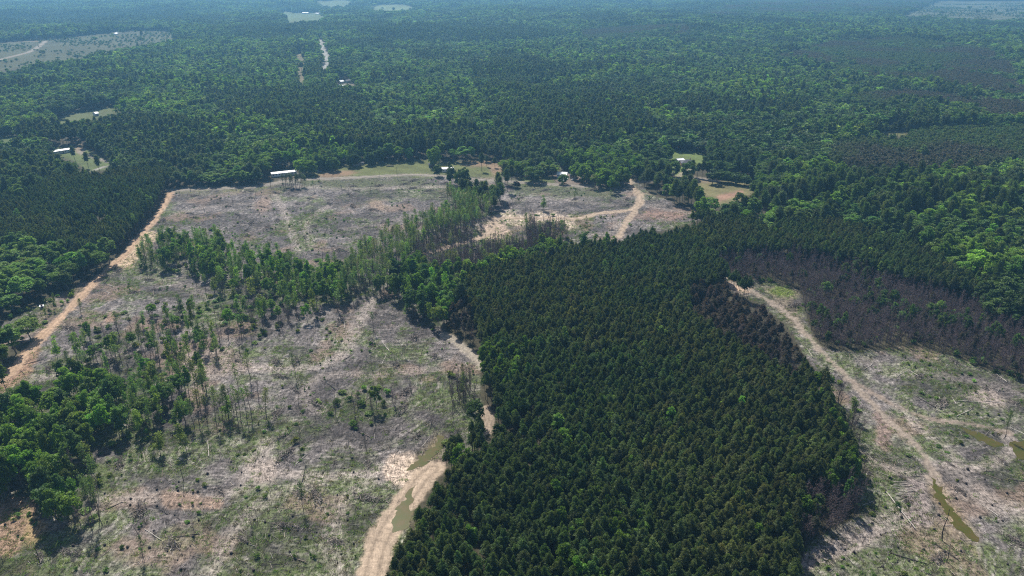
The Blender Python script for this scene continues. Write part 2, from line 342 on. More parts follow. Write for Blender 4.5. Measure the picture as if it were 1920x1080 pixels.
def ground_mat():
    m, t, o = nodes('ground')
    a = N(t, 'ShaderNodeAttribute', attribute_name='gc'); r = N(t, 'ShaderNodeAttribute', attribute_name='gr')
    tc = N(t, 'ShaderNodeTexCoord')
    def nz(scale, det, stretch=(1, 1, 1), rot=0, dist=0):
        mp = N(t, 'ShaderNodeMapping'); mp.inputs['Scale'].default_value = stretch; mp.inputs['Rotation'].default_value = (0, 0, rot)
        L(t, tc.outputs['Object'], mp.inputs[0]); n = N(t, 'ShaderNodeTexNoise'); n.inputs['Scale'].default_value = scale; n.inputs['Detail'].default_value = det
        n.inputs['Roughness'].default_value = .7; n.inputs['Distortion'].default_value = dist; L(t, mp.outputs[0], n.inputs[0]); return n.outputs[0]
    n1 = nz(.55, 6, (1, 1, 0), 0, .6); n2 = nz(1.1, 3, (1, .22, 0), .6, .4); n3 = nz(1.3, 3, (.2, 1, 0), .3, .4)
    s = mathn(t, 'ADD', mathn(t, 'MULTIPLY', n1, 1.3), mathn(t, 'ADD', n2, n3))
    s = mathn(t, 'SUBTRACT', s, 1.65)                                  # about -.6 .. .6
    n4 = nz(2.6, 2, (1, .35, 0), 1.2, .2); s = mathn(t, 'ADD', s, mathn(t, 'MULTIPLY', mathn(t, 'SUBTRACT', n4, .5), 1.3))
    s = mathn(t, 'MULTIPLY', mathn(t, 'MULTIPLY', s, 2.6), r.outputs['Fac'])
    f = mathn(t, 'MAXIMUM', mathn(t, 'ADD', s, 1.0), .25)
    vm = N(t, 'ShaderNodeVectorMath', operation='SCALE'); L(t, a.outputs['Color'], vm.inputs[0]); L(t, f, vm.inputs['Scale'])
    p = N(t, 'ShaderNodeBsdfPrincipled'); p.inputs['Roughness'].default_value = .95; p.inputs['Specular IOR Level'].default_value = .15
    L(t, vm.outputs[0], p.inputs[0])
    b = N(t, 'ShaderNodeBump'); b.inputs['Strength'].default_value = .6; b.inputs['Distance'].default_value = .5; L(t, n1, b.inputs['Height']); L(t, b.outputs[0], p.inputs['Normal'])
    L(t, p.outputs[0], o.inputs[0]); return m
M_ground = ground_mat()
def water_mat():
    m, t, o = nodes('puddle_water'); p = N(t, 'ShaderNodeBsdfPrincipled'); p.inputs['Roughness'].default_value = .3; p.inputs['Specular IOR Level'].default_value = .08
    tc = N(t, 'ShaderNodeTexCoord'); n = N(t, 'ShaderNodeTexNoise'); n.inputs['Scale'].default_value = .35; n.inputs['Detail'].default_value = 5; L(t, tc.outputs['Object'], n.inputs[0])
    rp = N(t, 'ShaderNodeValToRGB'); rp.color_ramp.elements[0].position = .35; rp.color_ramp.elements[1].position = .65
    rp.color_ramp.elements[0].color = (.058, .068, .012, 1); rp.color_ramp.elements[1].color = (.085, .068, .022, 1)
    L(t, n.outputs[0], rp.inputs[0]); L(t, rp.outputs[0], p.inputs[0]); L(t, p.outputs[0], o.inputs[0]); return m
M_water = water_mat()
# ------------------------------------------------------------------ ground
def base_colour(x, y, px, py):
    n_big = fbm(x/38, y/38, 21, 4); n_mid = fbm(x/9, y/9, 31, 4); n_f = fbm(x/2.6, y/2.6, 41, 3)
    jx = px + (fbm(x/5, y/5, 51, 3)-.5)*14*np.clip(250/np.maximum(y, 1), .12, 1); jy = py + (fbm(x/5, y/5, 61, 3)-.5)*12*np.clip(250/np.maximum(y, 1), .1, 1)
    col = np.array([.055, .05, .032])[None]*(0.6+.8*n_mid[:, None]) ; rough = np.full(x.shape, .35)
    clr = look(CLRB, jx, jy); right = (px > 1330)
    # logged ground: grey litter, green regrowth, tan soil, pale chips
    lit = np.array([.120, .107, .105])
    c = lit[None]*(.55+.9*n_mid[:, None])
    gm = ss(.44, .58, n_big*.55+n_mid*.45 + np.where(right, .085, 0) + .025*ss(850, 1050, py)-.02*ss(560, 420, py))
    gcol = np.array([.075, .098, .034])[None]*(.7+.6*n_f[:, None]); c = c*(1-.85*gm[:, None])+gcol*.85*gm[:, None]
    # windrow streaks along a bending direction
    ang = fbm(x/90, y/90, 71, 2)*5; u = x*np.cos(ang)+y*np.sin(ang); v = -x*np.sin(ang)+y*np.cos(ang)
    st = fbm(u/9, v/1.3, 81, 3); rid = 1-np.abs(fbm(u/34, v/9, 91, 3)-.5)*2
    pale = ss(.58, .76, st)*.45 + ss(.90, .985, rid)*.5*(n_mid > .38)
    c = c*(1-pale[:, None])+np.array([.265, .238, .222])[None]*pale[:, None]
    dk = ss(.47, .30, st)*.75; c = c*(1-dk[:, None]) + np.array([.06, .055, .05])[None]*dk[:, None]
    c = c*(1-.38*ss(.50, .64, fbm(x/26, y/17, 141, 4)))[:, None]*(1+.25*ss(.5, .36, fbm(x/26, y/17, 141, 4)))[:, None]
    bl = ss(.60, .70, fbm(u/11, v/3.2, 151, 3))*.7; c = c*(1-bl[:, None])+np.array([.055, .050, .052])[None]*bl[:, None]
    soil = ss(.60, .72, fbm(x/22, y/22, 101, 4)); c = c*(1-.6*soil[:, None])+np.array([.24, .175, .135])[None]*.5*soil[:, None]
    for s_, k in trails:
        d = s_.d(x, y, 25); m = (1-ss(s_.w*.25, s_.w*1.1, d*(.6+.8*n_mid)))*k*1.25*(.4+1.0*n_f)*(1-.45*np.exp(-((d-s_.w*.28)/.45)**2)); m = np.clip(m, 0, 1)
        c = c*(1-m[:, None])+np.array([.30, .26, .232])[None]*m[:, None]
    for P, pc in INCLR:
        A = np.zeros((NY, NX)); paint(A, P, 1.); m = look(blur(A, 4), jx, jy); m = ss(.15, .85, m+(n_f-.5)*.7+(n_mid-.5)*.5)*(m > 0)*.9
        c = c*(1-m[:, None])+(.85 if pc[0] > .48 else .62)*np.array(pc)[None]*(.8+.4*n_f[:, None])*m[:, None]
    k = ss(.3, .7, clr)[:, None]; col = col*(1-k)+c*k; rough = rough*(1-k[:, 0])+.85*k[:, 0]
    for P, fc, k_ in FIELDS:
        A = np.zeros((NY, NX)); paint(A, P, 1.); m = look(blur(A, 1), jx if k_ else px, jy if k_ else py)[:, None]
        stripe = .93+.1*np.sin((x*.6+y*.8)/3.0)[:, None] if k_ else 1
        c2 = .60*np.array(fc)[None]*(.75+.5*n_mid[:, None])*stripe*(1 if k_ else (.55+.9*fbm(x/55, y/120, 131, 4))[:, None])
        col = col*(1-m)+c2*m; rough = rough*(1-m[:, 0])+.3*m[:, 0]
    for P in PUDDLES[:3]:
        A = np.zeros((NY, NX)); paint(A, P, 1.); m = look(blur(A, 6), jx, jy)[:, None]*.7
        col = col*(1-m)+np.array([.24, .19, .09])[None]*m
    rm = np.zeros(x.shape)
    for n_, s_, rc in roads:
        d = s_.d(x, y, 30); wob = (n_f-.5)*3.2+(n_mid-.5)*3.0; far = ss(900, 1500, y)
        m = 1-ss(s_.w*.5-.5, s_.w*.5+1.4, d+wob*(1-.7*far))
        ruts = 1-.34*np.exp(-((d-s_.w*.22)/.5)**2)+.08*np.exp(-(d/.6)**2)
        c2 = .66*np.array(rc)[None]*(.78+.44*n_mid[:, None])*ruts[:, None]
        col = col*(1-m[:, None])+c2*m[:, None]; rough = rough*(1-m)+.3*m
    return np.clip(col, .01, .8), rough
def micro(x, y, clr):
    return (fbm(x/7, y/7, 111, 3)-.5)*.8*clr + (vn(x/1.7, y/1.7, 121)-.5)*.35*clr
YR = [-1500, -300, 20]
yy = 70.
while yy < 9000: YR.append(yy); yy = yy*1.0036+.1
YR = np.array(YR+[9600.]); TC = np.linspace(-1.25, 1.25, 1200)
TT, YY = np.meshgrid(TC, YR); XX = TT*(np.maximum(YY, 20)+170)
XX[:3] = TT[:3]*2400; XX[:, 0] -= 3000; XX[:, -1] += 3000
gx, gy = XX.ravel(), YY.ravel(); zb = hgt(gx, gy); PX, PY = proj(gx, gy, zb); back = gy < 60; PY = np.where(back, 1690, PY); PX = np.where(back, 1100, PX)
clrv = look(CLRB, PX, PY); gcol, grough = base_colour(gx, gy, PX, PY)
rd_all = np.full(gx.shape, 1e9); rd_name = {}
for n_, s_, rc in roads:
    d = s_.d(gx, gy, 30)-s_.w*.5; rd_all = np.minimum(rd_all, d); rd_name[n_] = np.minimum(rd_name.get(n_, np.full(gx.shape, 1e9)), d)
PUD = np.zeros((NY, NX))
for P in PUDDLES: paint(PUD, P, 1.)
pudv = look(blur(PUD, 1), PX + (fbm(gx/2.5, gy/2.5, 5, 2)-.5)*14, PY+(fbm(gx/2.5, gy/2.5, 6, 2)-.5)*10)
flat = np.clip(rd_all/2, .15, 1)*(1-.9*ss(.02, .3, look(blur(PUD, 5), PX, PY)))
gz = zb + micro(gx, gy, clrv)*flat*(gy < 900)
nr, nc = TT.shape; ii = np.arange(nr*nc).reshape(nr, nc)
GQ = np.stack([ii[:-1, :-1], ii[:-1, 1:], ii[1:, 1:], ii[1:, :-1]], -1).reshape(-1, 4)
GV = np.stack([gx, gy, gz], 1); GC = np.concatenate([gcol, np.ones((len(gx), 1))], 1)
g = link('ground', mesh_np('ground', GV, GQ, [M_ground], {'gc': ('FLOAT_COLOR', GC), 'gr': ('FLOAT', grough)}, smooth=True)); g['kind'] = 'structure'
def overlay(name, mask, dz, mat, zfix=None):
    q = GQ[mask[GQ].mean(1) > .5]
    if not len(q): return
    u, inv = np.unique(q, return_inverse=True); V = GV[u].copy(); V[:, 2] += dz
    o = link(name, mesh_np(name, V, inv.reshape(-1, 4), [mat], {'gc': ('FLOAT_COLOR', GC[u]), 'gr': ('FLOAT', grough[u])}, smooth=True)); o['kind'] = 'structure'
for n_, d in rd_name.items(): overlay(n_, (d < 0).astype(float), .04, M_ground)
for P in PUDDLES:
    W = np.array([at(*q)[:2] for q in P]); q2 = []
    for a, b in zip(W, np.roll(W, -1, 0)):
        nseg = max(2, int(np.hypot(*(b-a))/.8))
        for k in range(nseg): q2.append(a+(b-a)*k/nseg)
    W = np.array(q2)
    for _ in range(2): W = W*.5+np.roll(W, 1, 0)*.25+np.roll(W, -1, 0)*.25
    W = W+np.stack([vn(W[:, 0]/1.6, W[:, 1]/1.6, 7)-.5, vn(W[:, 0]/1.6, W[:, 1]/1.6, 9)-.5], 1)*2.6
    me = bpy.data.meshes.new('water'); me.from_pydata([(x, y, float(hgt(x, y))+.07) for x, y in W], [], [tuple(range(len(W)))]); me.materials.append(M_water)
    o = link('water', me); o['kind'] = 'structure'
FM = np.zeros((NY, NX))
for P, c, k in FIELDS: paint(FM, P, 1.)
overlay('grass_field', ((look(FM, PX, PY) > .5) & (rd_all > 1) & (gy > 60)).astype(float), .02, M_ground)
# interpolated height of the sheet for setting things down
def gh(x, y):
    x = np.atleast_1d(np.asarray(x, float)); y = np.atleast_1d(np.asarray(y, float))
    px, py = proj(x, y, hgt(x, y)); c = look(CLRB, px, py); return hgt(x, y)+micro(x, y, c)*(y < 900)
# ------------------------------------------------------------------ plant prototypes
def quads(C_, s1, s2, rg, up=.0):
    n = len(C_); a = rg.normal(size=(n, 3)); a /= np.linalg.norm(a, axis=1)[:, None]
    b = rg.normal(size=(n, 3)); nrm = a.copy(); nrm[:, 2] = np.abs(nrm[:, 2])+up; nrm /= np.linalg.norm(nrm, axis=1)[:, None]
    t1 = np.cross(nrm, b); t1 /= np.linalg.norm(t1, axis=1)[:, None]; t2 = np.cross(nrm, t1)
    s = rg.uniform(.7, 1.3, n)[:, None]
    V = np.stack([C_-t1*s1*s, C_-t2*s2*s, C_+t1*s1*s, C_+t2*s2*s], 1).reshape(-1, 3)
    return V, np.arange(4*n).reshape(-1, 4)
def tube(pts, rad, k=5):
    V = []; Q = []; pts = np.asarray(pts, float)
    for i, p in enumerate(pts):
        d = pts[min(i+1, len(pts)-1)]-pts[max(i-1, 0)]; d /= np.linalg.norm(d)+1e-9
        a = np.cross(d, (0, 0, 1.) if abs(d[2]) < .9 else (1., 0, 0)); a /= np.linalg.norm(a); b = np.cross(d, a)
        for j in range(k):
            t = 2*math.pi*j/k; V.append(p+rad[i]*(a*math.cos(t)+b*math.sin(t)))
        if i:
            for j in range(k): Q.append(((i-1)*k+j, (i-1)*k+(j+1) % k, i*k+(j+1) % k, i*k+j))
    return np.array(V), np.array(Q)
def join(parts):
    V = []; Q = []; n = 0
    for v, q in parts: V.append(v); Q.append(q+n); n += len(v)
    return np.concatenate(V), np.concatenate(Q)
def lean(h, r0, r1, rg, bend=.25, k=5):
    z = np.linspace(-.4, h, 5); x = np.cumsum(rg.normal(0, bend, 5)); y = np.cumsum(rg.normal(0, bend, 5)); x -= x[0]; y -= y[0]
    return tube(np.stack([x, y, z], 1), np.linspace(r0, r1, 5), k), (lambda q: np.array([np.interp(q, z, x), np.interp(q, z, y), q]))
def pine_crown(ax, h, z0, Rm, rg, whorl=.62, nb=6, tuft=5, per=6, s=(.30, .13), sharp=.75, ragged=.3):
    C_ = []; lv = []; br = []
    z = z0
    while z < h-.1:
        t = (z-z0)/(h-z0); r = Rm*(min(1, .45+t*2.2))*(1-t**1.6)**sharp+.25
        a0 = rg.uniform(0, 6.28)
        for b in range(nb):
            a = a0+b*6.283/nb+rg.normal(0, .5); rr = r*rg.uniform(1-ragged, 1+ragged*.6); base = ax(z); rise = .35+.5*t
            tip = base+np.array([math.cos(a)*rr, math.sin(a)*rr, rr*rise*.6+rg.normal(0, .15)])
            br.append(tube([base, tip], [.05, .02], 3))
            for q in range(tuft):
                f = .35+.65*(q+rg.random())/tuft; c = base+(tip-base)*f; k = per
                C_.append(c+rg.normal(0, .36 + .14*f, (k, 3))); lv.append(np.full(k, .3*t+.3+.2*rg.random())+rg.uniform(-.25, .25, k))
        z += whorl*rg.uniform(.8, 1.2)
    k = per*3; C_.append(ax(h)+rg.normal(0, .25, (k, 3))-np.array([0, 0, .2])); lv.append(np.full(k, .7))
    C_ = np.concatenate(C_); lv = np.concatenate(lv); V, Q = quads(C_, s[0], s[1], rg)
    return (V, Q, np.repeat(np.clip(lv, 0, 1), 4)), br
def leafy_crown(ax, zc, rx, rz, rg, nblob=34, rb=1.5, per=90, s=(.33, .24), hollow=.55, low=-.6):
    C_ = []; lv = []
    for b in range(nblob):
        while True:
            d = rg.normal(size=3); d /= np.linalg.norm(d)
            if d[2] > low: break
        f = rg.uniform(hollow, 1.0); c = ax(zc)+d*np.array([rx, rx, rz])*f
        q = rg.normal(size=(per, 3)); q /= np.linalg.norm(q, axis=1)[:, None]; q[:, 2] = np.where(q[:, 2] < -.3, -q[:, 2], q[:, 2])
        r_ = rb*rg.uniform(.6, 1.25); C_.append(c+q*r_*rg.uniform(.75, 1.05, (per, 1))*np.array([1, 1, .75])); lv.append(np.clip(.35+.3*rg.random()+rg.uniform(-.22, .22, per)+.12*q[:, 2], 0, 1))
    C_ = np.concatenate(C_); V, Q = quads(C_, s[0], s[1], rg, .3); return (V, Q, np.repeat(np.concatenate(lv), 4))
PROTO = {}
lib = {}
def reg(kind, crown, wood, mleaf, mwood):
    """crown=(V,Q,lv) or None ; wood=(V,Q)"""
    i = len(PROTO.setdefault(kind, []))
    tm = mesh_np(kind+'_trunk', wood[0], wood[1], [mwood], {'lv': ('FLOAT', np.full(len(wood[0]), .5))}, smooth=True) if wood else None
    cm = mesh_np(kind+'_crown', crown[0], crown[1], [mleaf], {'lv': ('FLOAT', crown[2])}) if crown else None
    if crown and wood:
        V = np.concatenate([wood[0], crown[0]]); Q = np.concatenate([wood[1], crown[1]+len(wood[0])])
        jm = mesh_np(kind, V, Q, [mwood, mleaf], {'lv': ('FLOAT', np.concatenate([np.full(len(wood[0]), .5), crown[2]]))}, [0]*len(wood[1])+[1]*len(crown[1]))
    else: jm = cm or tm
    PROTO[kind].append((tm, cm, jm))
def rg_(k): return np.random.default_rng(k)
for i in range(6):   # plantation pine
    r = rg_(100+i); h = 13.5+r.uniform(-.8, .8); (tr, ax) = lean(h, .16, .03, r, .12)
    Rm = 1.95+.25*(i % 3)-.2*(i == 4); V, Q, lv = leafy_crown(ax, h-3.6, Rm*.8, 3.1, r, 58, .72, 52, (.25, .10), .45, -.8)
    f = np.clip(1.28-.76*ss(h-6.0, h+.3, V[:, 2]), .35, 1.35)[:, None]; V[:, :2] = V[:, :2]*f
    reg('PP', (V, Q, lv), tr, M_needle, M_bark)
for i in range(4):
    r = rg_(120+i); h = 13.5; (tr, ax) = lean(h, .16, .03, r, .12, 3)
    cr, br = pine_crown(ax, h, 6, 2.5, r, 1.0, 5, 3, 4, (.62, .30), .7); reg('PPf', cr, tr, M_needle, M_bark)
for i in range(4):   # mature pine: long bare trunk, heavy irregular top
    r = rg_(140+i); h = 19+r.uniform(-1, 1.5); (tr, ax) = lean(h, .24, .06, r, .22)
    cr, br = pine_crown(ax, h, h*.50, 3.0, r, .8, 6, 5, 6, (.42, .19), .6, .45); reg('MP', cr, join([tr]+br[::2]), M_needle, M_bark)
for i in range(3):
    r = rg_(160+i); h = 19; (tr, ax) = lean(h, .24, .06, r, .2, 3)
    cr, br = pine_crown(ax, h, h*.5, 3.0, r, 1.3, 5, 3, 4, (.85, .42), .6, .45); reg('MPf', cr, tr, M_needle, M_bark)
for i in range(6):   # broadleaf
    r = rg_(180+i); h = 15+r.uniform(-1.5, 2.5); rx = [4.6, 3.9, 5.2, 3.4, 4.3, 3.0][i]; rz = h*[.33, .40, .30, .42, .36, .44][i]; (tr, ax) = lean(h*.62, .28, .12, r, .25)
    br = [tube([ax(h*.3), ax(h*.5)+np.array([math.cos(a)*rx*.6, math.sin(a)*rx*.6, h*.12])], [.14, .05], 4) for a in r.uniform(0, 6.28, 6)]
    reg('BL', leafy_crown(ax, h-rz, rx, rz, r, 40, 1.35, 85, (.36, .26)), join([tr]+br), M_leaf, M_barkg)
for i in range(3):   # garden tree: full dome almost down to the grass
    r = rg_(190+i); h = 12; (tr, ax) = lean(h*.6, .3, .12, r, .15)
    reg('GT', leafy_crown(ax, 5.6, 5.2, 5.2, r, 60, 1.6, 85, (.38, .28), .6, -.75), tr, M_leaf, M_barkg)
for i in range(4):
    r = rg_(200+i); h = 15+r.uniform(-1.5, 2); rx = [4.6, 3.8, 5.2, 3.6][i]; rz = h*.36; (tr, ax) = lean(h*.6, .28, .12, r, .2, 3)
    reg('BLf', leafy_crown(ax, h-rz, rx, rz, r, 24, 1.6, 20, (.85, .6)), tr, M_leaf, M_barkg)
for i in range(5):   # tall thin pines left standing
    r = rg_(220+i); h = 15+r.uniform(-2, 2.5); (tr, ax) = lean(h, .17, .05, r, .3)
    cr, br = pine_crown(ax, h, h*[.55, .68, .6, .72, .5][i], [1.6, 1.2, 1.8, 1.4, 1.3][i], r, .95, 4, 3, 4, (.30, .13), .6, .6)
    st = [tube([ax(z_), ax(z_)+np.array([math.cos(a), math.sin(a), .25])*r.uniform(.5, 1.2)], [.035, .015], 3) for z_, a in zip(r.uniform(h*.3, h*.6, 9), r.uniform(0, 6.28, 9))]
    reg('TP', cr, join([tr]+br[::2]+st), M_needle, M_bark)
def twigs(ax, h, r, n, L_, z0=.3, k2=2):
    out = []
    for j in range(n):
        z_ = h*r.uniform(z0, .97); a = r.uniform(0, 6.28); l = L_*(1.15-z_/h)*r.uniform(.6, 1.4); p = ax(z_); q = p+np.array([math.cos(a)*l, math.sin(a)*l, l*r.uniform(.4, 1.1)])
        out.append(tube([p, q], [.05, .02], 3))
        for _ in range(k2):
            m = p+(q-p)*r.uniform(.4, .9); out.append(tube([m, m+r.normal(0, .35, 3)*l+np.array([0, 0, .3*l])], [.03, .012], 3))
    return out
for i in range(5):   # leafless tree
    r = rg_(240+i); h = 10.5+r.uniform(-1.5, 2); (tr, ax) = lean(h, .13, .03, r, .3)
    reg('BR', None, join([tr]+twigs(ax, h, r, 34, 2.0, .25, 3)), None, M_twig)
for i in range(4):   # slender young broadleaf
    r = rg_(260+i); h = 10.5+r.uniform(-1.5, 2); (tr, ax) = lean(h, .12, .03, r, .3); C_ = []; lv = []
    for b in range(26):
        z_ = h*r.uniform(.28, 1.0); rad = 1.7*(1-.55*z_/h)*r.uniform(.3, 1.1); a = r.uniform(0, 6.28); c = ax(z_)+np.array([math.cos(a)*rad, math.sin(a)*rad, 0])
        C_.append(c+r.normal(0, .42, (26, 3))); lv.append(np.clip(.3+.3*r.random()+r.uniform(-.2, .2, 26), 0, 1))
    V, Q = quads(np.concatenate(C_), .26, .18, r, .2)
    reg('YB', (V, Q, np.repeat(np.concatenate(lv), 4)), join([tr]+twigs(ax, h, r, 12, 1.5)), M_leaf, M_barkg)
for i in range(3):   # snag
    r = rg_(280+i); h = 13.5+r.uniform(-3, 1); (tr, ax) = lean(h, .2, .06, r, .25)
    reg('SN', None, join([tr]+twigs(ax, h, r, 7, 1.0, .5, 1)), None, M_char)
for i in range(4):   # bush
    r = rg_(300+i); ax = lambda q: np.array([0, 0, q])
    stm = join([tube([(0, 0, -.2), (math.cos(a)*.5, math.sin(a)*.5, .9)], [.05, .02], 3) for a in r.uniform(0, 6.28, 5)])
    reg('BU', leafy_crown(ax, .75, 1.0, .7, r, 12, .5, 24, (.20, .14), .3), stm, M_leaf, M_barkg)
for i in range(4):   # weed tuft
    r = rg_(320+i); n = 26; P = r.normal(0, .38, (n, 3)); P[:, 2] = np.abs(P[:, 2])*.5+.05; V, Q = quads(P, .16, .07, r); reg('WD', (V, Q, np.repeat(r.uniform(.2, .8, n), 4)), None, M_leaf, None)
# hidden library collections for the masses
COL = {}
for kind, lst in PROTO.items():
    c = bpy.data.collections.new('library_'+kind)
    for i, (tm, cm, jm) in enumerate(lst):
        o = bpy.data.objects.new('variant_%s_%02d' % (kind, i), jm); c.objects.link(o)
    COL[kind] = c
def scatter(name, kind, P, rot, scl, tint, pi, label=None, cat=None):
    """one countless mass: points of one object, each carrying one plant"""
    me = mesh_np(name, P, np.zeros((0, 4), int), (), {'pi': ('INT', pi), 'rot': ('FLOAT_VECTOR', rot), 'scl': ('FLOAT_VECTOR', scl), 'tint': ('FLOAT_COLOR', np.concatenate([tint, np.ones((len(P), 1))], 1))})
    o = link(name, me); o['kind'] = 'stuff'
    if label: o['label'] = label; o['category'] = cat
    ng = bpy.data.node_groups.new('plant_'+name, 'GeometryNodeTree')
    ng.interface.new_socket('Geometry', in_out='INPUT', socket_type='NodeSocketGeometry'); ng.interface.new_socket('Geometry', in_out='OUTPUT', socket_type='NodeSocketGeometry')
    a = ng.nodes.new('NodeGroupInput'); b = ng.nodes.new('NodeGroupOutput'); ip = ng.nodes.new('GeometryNodeInstanceOnPoints'); ci = ng.nodes.new('GeometryNodeCollectionInfo')
    ci.inputs['Collection'].default_value = COL[kind]; ci.inputs['Separate Children'].default_value = True; ci.inputs['Reset Children'].default_value = True
    ip.inputs['Pick Instance'].default_value = True
    def na(n, t_):
        k = ng.nodes.new('GeometryNodeInputNamedAttribute'); k.data_type = t_; k.inputs['Name'].default_value = n; return k.outputs[0]
    ng.links.new(a.outputs[0], ip.inputs['Points']); ng.links.new(ci.outputs[0], ip.inputs['Instance']); ng.links.new(na('pi', 'INT'), ip.inputs['Instance Index'])
    e = ng.nodes.new('FunctionNodeEulerToRotation'); ng.links.new(na('rot', 'FLOAT_VECTOR'), e.inputs[0]); ng.links.new(e.outputs[0], ip.inputs['Rotation'])
    ng.links.new(na('scl', 'FLOAT_VECTOR'), ip.inputs['Scale']); ng.links.new(ip.outputs[0], b.inputs[0])
    md = o.modifiers.new('plants', 'NODES'); md.node_group = ng; return o
# ------------------------------------------------------------------ planting
PINE = np.array([.076, .118, .040]); PINEG = np.array([.094, .122, .044]); DARK = np.array([.060, .090, .038])
BROADC = [np.array([.100, .175, .046]), np.array([.140, .235, .050]), np.array([.080, .142, .046])]
BRIGHT = np.array([.150, .265, .042]); PURP = np.array([.092, .074, .070]); YG = np.array([.19, .25, .05])
def grid(y0, y1, sp):
    ys = np.arange(y0, y1, sp); out = []
    for k, y in enumerate(ys):
        lim = .86*(y+90)+60; xs = np.arange(-lim, lim, sp)+(k % 2)*sp*.5; out.append(np.stack([xs, np.full(xs.shape, y)], 1))
    p = np.concatenate(out); return p+rng.uniform(-.38, .38, p.shape)*sp
P_all = {k: [] for k in ('PP', 'MP', 'BL', 'TP', 'BR', 'YB', 'BU', 'SN', 'GT')}
def add(kind, xy, hs, ws, tint, zone):
    if len(xy): P_all[kind].append((xy, hs, ws, tint, zone))
HT = {'PP': 13.5, 'MP': 19, 'BL': 15, 'TP': 15, 'BR': 10.5, 'YB': 10.5, 'BU': 1.6, 'SN': 13, 'GT': 12}
def classify(xy, h):
    x, y = xy[:, 0], xy[:, 1]; z = hgt(x, y); px, py = proj(x, y, z); cx, cy = proj(x, y, z+h*.93)
    zb_ = look(Z, px, py); zc = look(Z, cx, cy); jn = (fbm(x/30, y/30, 777, 2)-.5)*14+rng.normal(0, 1.2, len(x)); jm = (fbm(x/30, y/30, 778, 2)-.5)*4; nb = look(ND, px+jn, py+jm) | look(ND, cx+jn, cy+jm) | look(ND, (px+cx)/2+jn, (py+cy)/2+jm); nb &= rng.random(len(x)) > .004
    rdm = look(ROADM, cx, cy)
    for fz in (.35, .65, .8): qx, qy = proj(x, y, z+h*fz); rdm |= look(ROADM, qx, qy)
    for n_, s_, rc in roads: rdm |= s_.d(x, y, 12) < s_.w*.5+1.0
    return px, py, zb_, zc, nb | rdm
GX, GY = np.meshgrid(X0+PS*(np.arange(NX)+.5), Y0+PS*(np.arange(NY)+.5)); GX = GX.ravel(); GY = GY.ravel()
_u = (GX-960)/F; _v = (GY-540)/F; _dz = -sp-_v*cp; _z = np.zeros(GX.shape); _ok = _dz < -.012
for _ in range(4): _t = (H-_z)/np.maximum(-_dz, .012); _z = hgt(_u*_t, (cp-_v*sp)*_t)
ROADM = np.zeros(GX.shape, bool)
for n_, s_, rc in roads: ROADM |= _ok & (s_.d(_u*_t, (cp-_v*sp)*_t, 14) < s_.w*.5+.4)
ROADM = ROADM.reshape(NY, NX)
def pl(sp, y0, y1, zones, kind, h, prob, tint, hs=(.9, 1.12), ws=None, cr=None, clump=None, tj=.14):
    """kind: proto kind; zones: where both the foot and the top must stand"""
    p = grid(y0, y1, sp); px, py, a, c, no = classify(p, h)
    open_ = (ZC,)
    ok = ~no & np.isin(a, zones)
    if zones[0] in (ZF, ZPL, ZPD, ZBR, ZFP, ZDB, ZMP, ZBLC, ZST): ok &= ~np.isin(c, open_)
    else: ok &= np.isin(c, list(zones)+[ZST, ZMP, ZSP, ZTP, ZBLC])
    pr = prob(p[:, 0], p[:, 1], px, py) if callable(prob) else prob
    ok &= rng.random(len(p)) < pr
    p = p[ok]; n = len(p)
    if not n: return
    t = tint(p[:, 0], p[:, 1]) if callable(tint) else np.repeat(np.asarray(tint)[None], n, 0)
    t = t*np.exp(rng.normal(0, tj if kind in ('PP', 'MP') else .24, (n, 1)))*np.exp(rng.normal(0, .07, (n, 3)))
    st_ = np.round(fbm(p[:, 0]/85, p[:, 1]/85, 901, 2)*7)/7 if zones[0] in (ZF, ZMP, ZDB) else .5
    hh = rng.uniform(*hs, n)*(1+.9*(st_-.5)); wh = rng.uniform(*(ws or hs), n)
    add(kind, p, hh, wh, t, a[ok])
def tmix(A, B, s, seed):
    return lambda x, y: (lambda f: A[None]*(1-f)+B[None]*f)(ss(.38, .62, fbm(x/s, y/s, seed, 3))[:, None])
def tlist(Ls, s, seed):
    def f(x, y):
        k = np.clip(((fbm(x/s, y/s, seed, 3)-.5)*3.2+.5+rng.normal(0, .25, len(x)))*len(Ls), 0, len(Ls)-1).astype(int); return np.array(Ls)[k]
    return f
# plantation block (near and left)
pl(2.6, 120, 620, (ZPL,), 'PP', 13.5, lambda x, y, px, py: .98-.45*(fbm(x/13, y/13, 501, 2) > .68), lambda x, y: tmix(PINE, PINEG, 45, 500)(x, y)*(.75+.5*fbm(x/24, y/24, 502, 3))[:, None], (.84, 1.12), (.68, 1.02), tj=.22)
pl(3.5, 150, 620, (ZPD,), 'PP', 12.5, .6, PURP, (.8, 1.05)); pl(3.5, 150, 620, (ZPD,), 'BR', 10.5, .5, PURP)
pl(14, 120, 620, (ZPL,), 'BL', 13, lambda x, y, px, py: .10+.45*(fbm(x/40, y/40, 505, 2) > .62), BROADC[1], (.65, .9), (.4, .7))
pl(6, 120, 260, (ZPL,), 'BL', 12, lambda x, y, px, py: .55*((py > 960) & (px > 1040) & (px < 1280) & (fbm(x/14, y/14, 506, 2) > .46)), BRIGHT*.8, (.7, .9), (.4, .7))
# brown leafless thicket
pl(2.4, 120, 520, (ZBR,), 'BR', 10.5, lambda x, y, px, py: .82+.18*ss(.4, .55, fbm(x/16, y/16, 511, 3)), PURP, (.5, 1.3)); pl(7, 120, 520, (ZBR,), 'BL', 10, lambda x, y, px, py: .08+.8*(fbm(x/22, y/22, 510, 2) > .53), BROADC[2], (.5, .8), (.35, .65))
pl(5, 120, 520, (ZBR,), 'PP', 11, .16, PURP*np.array([.9, 1.05, .85]), (.6, .8))
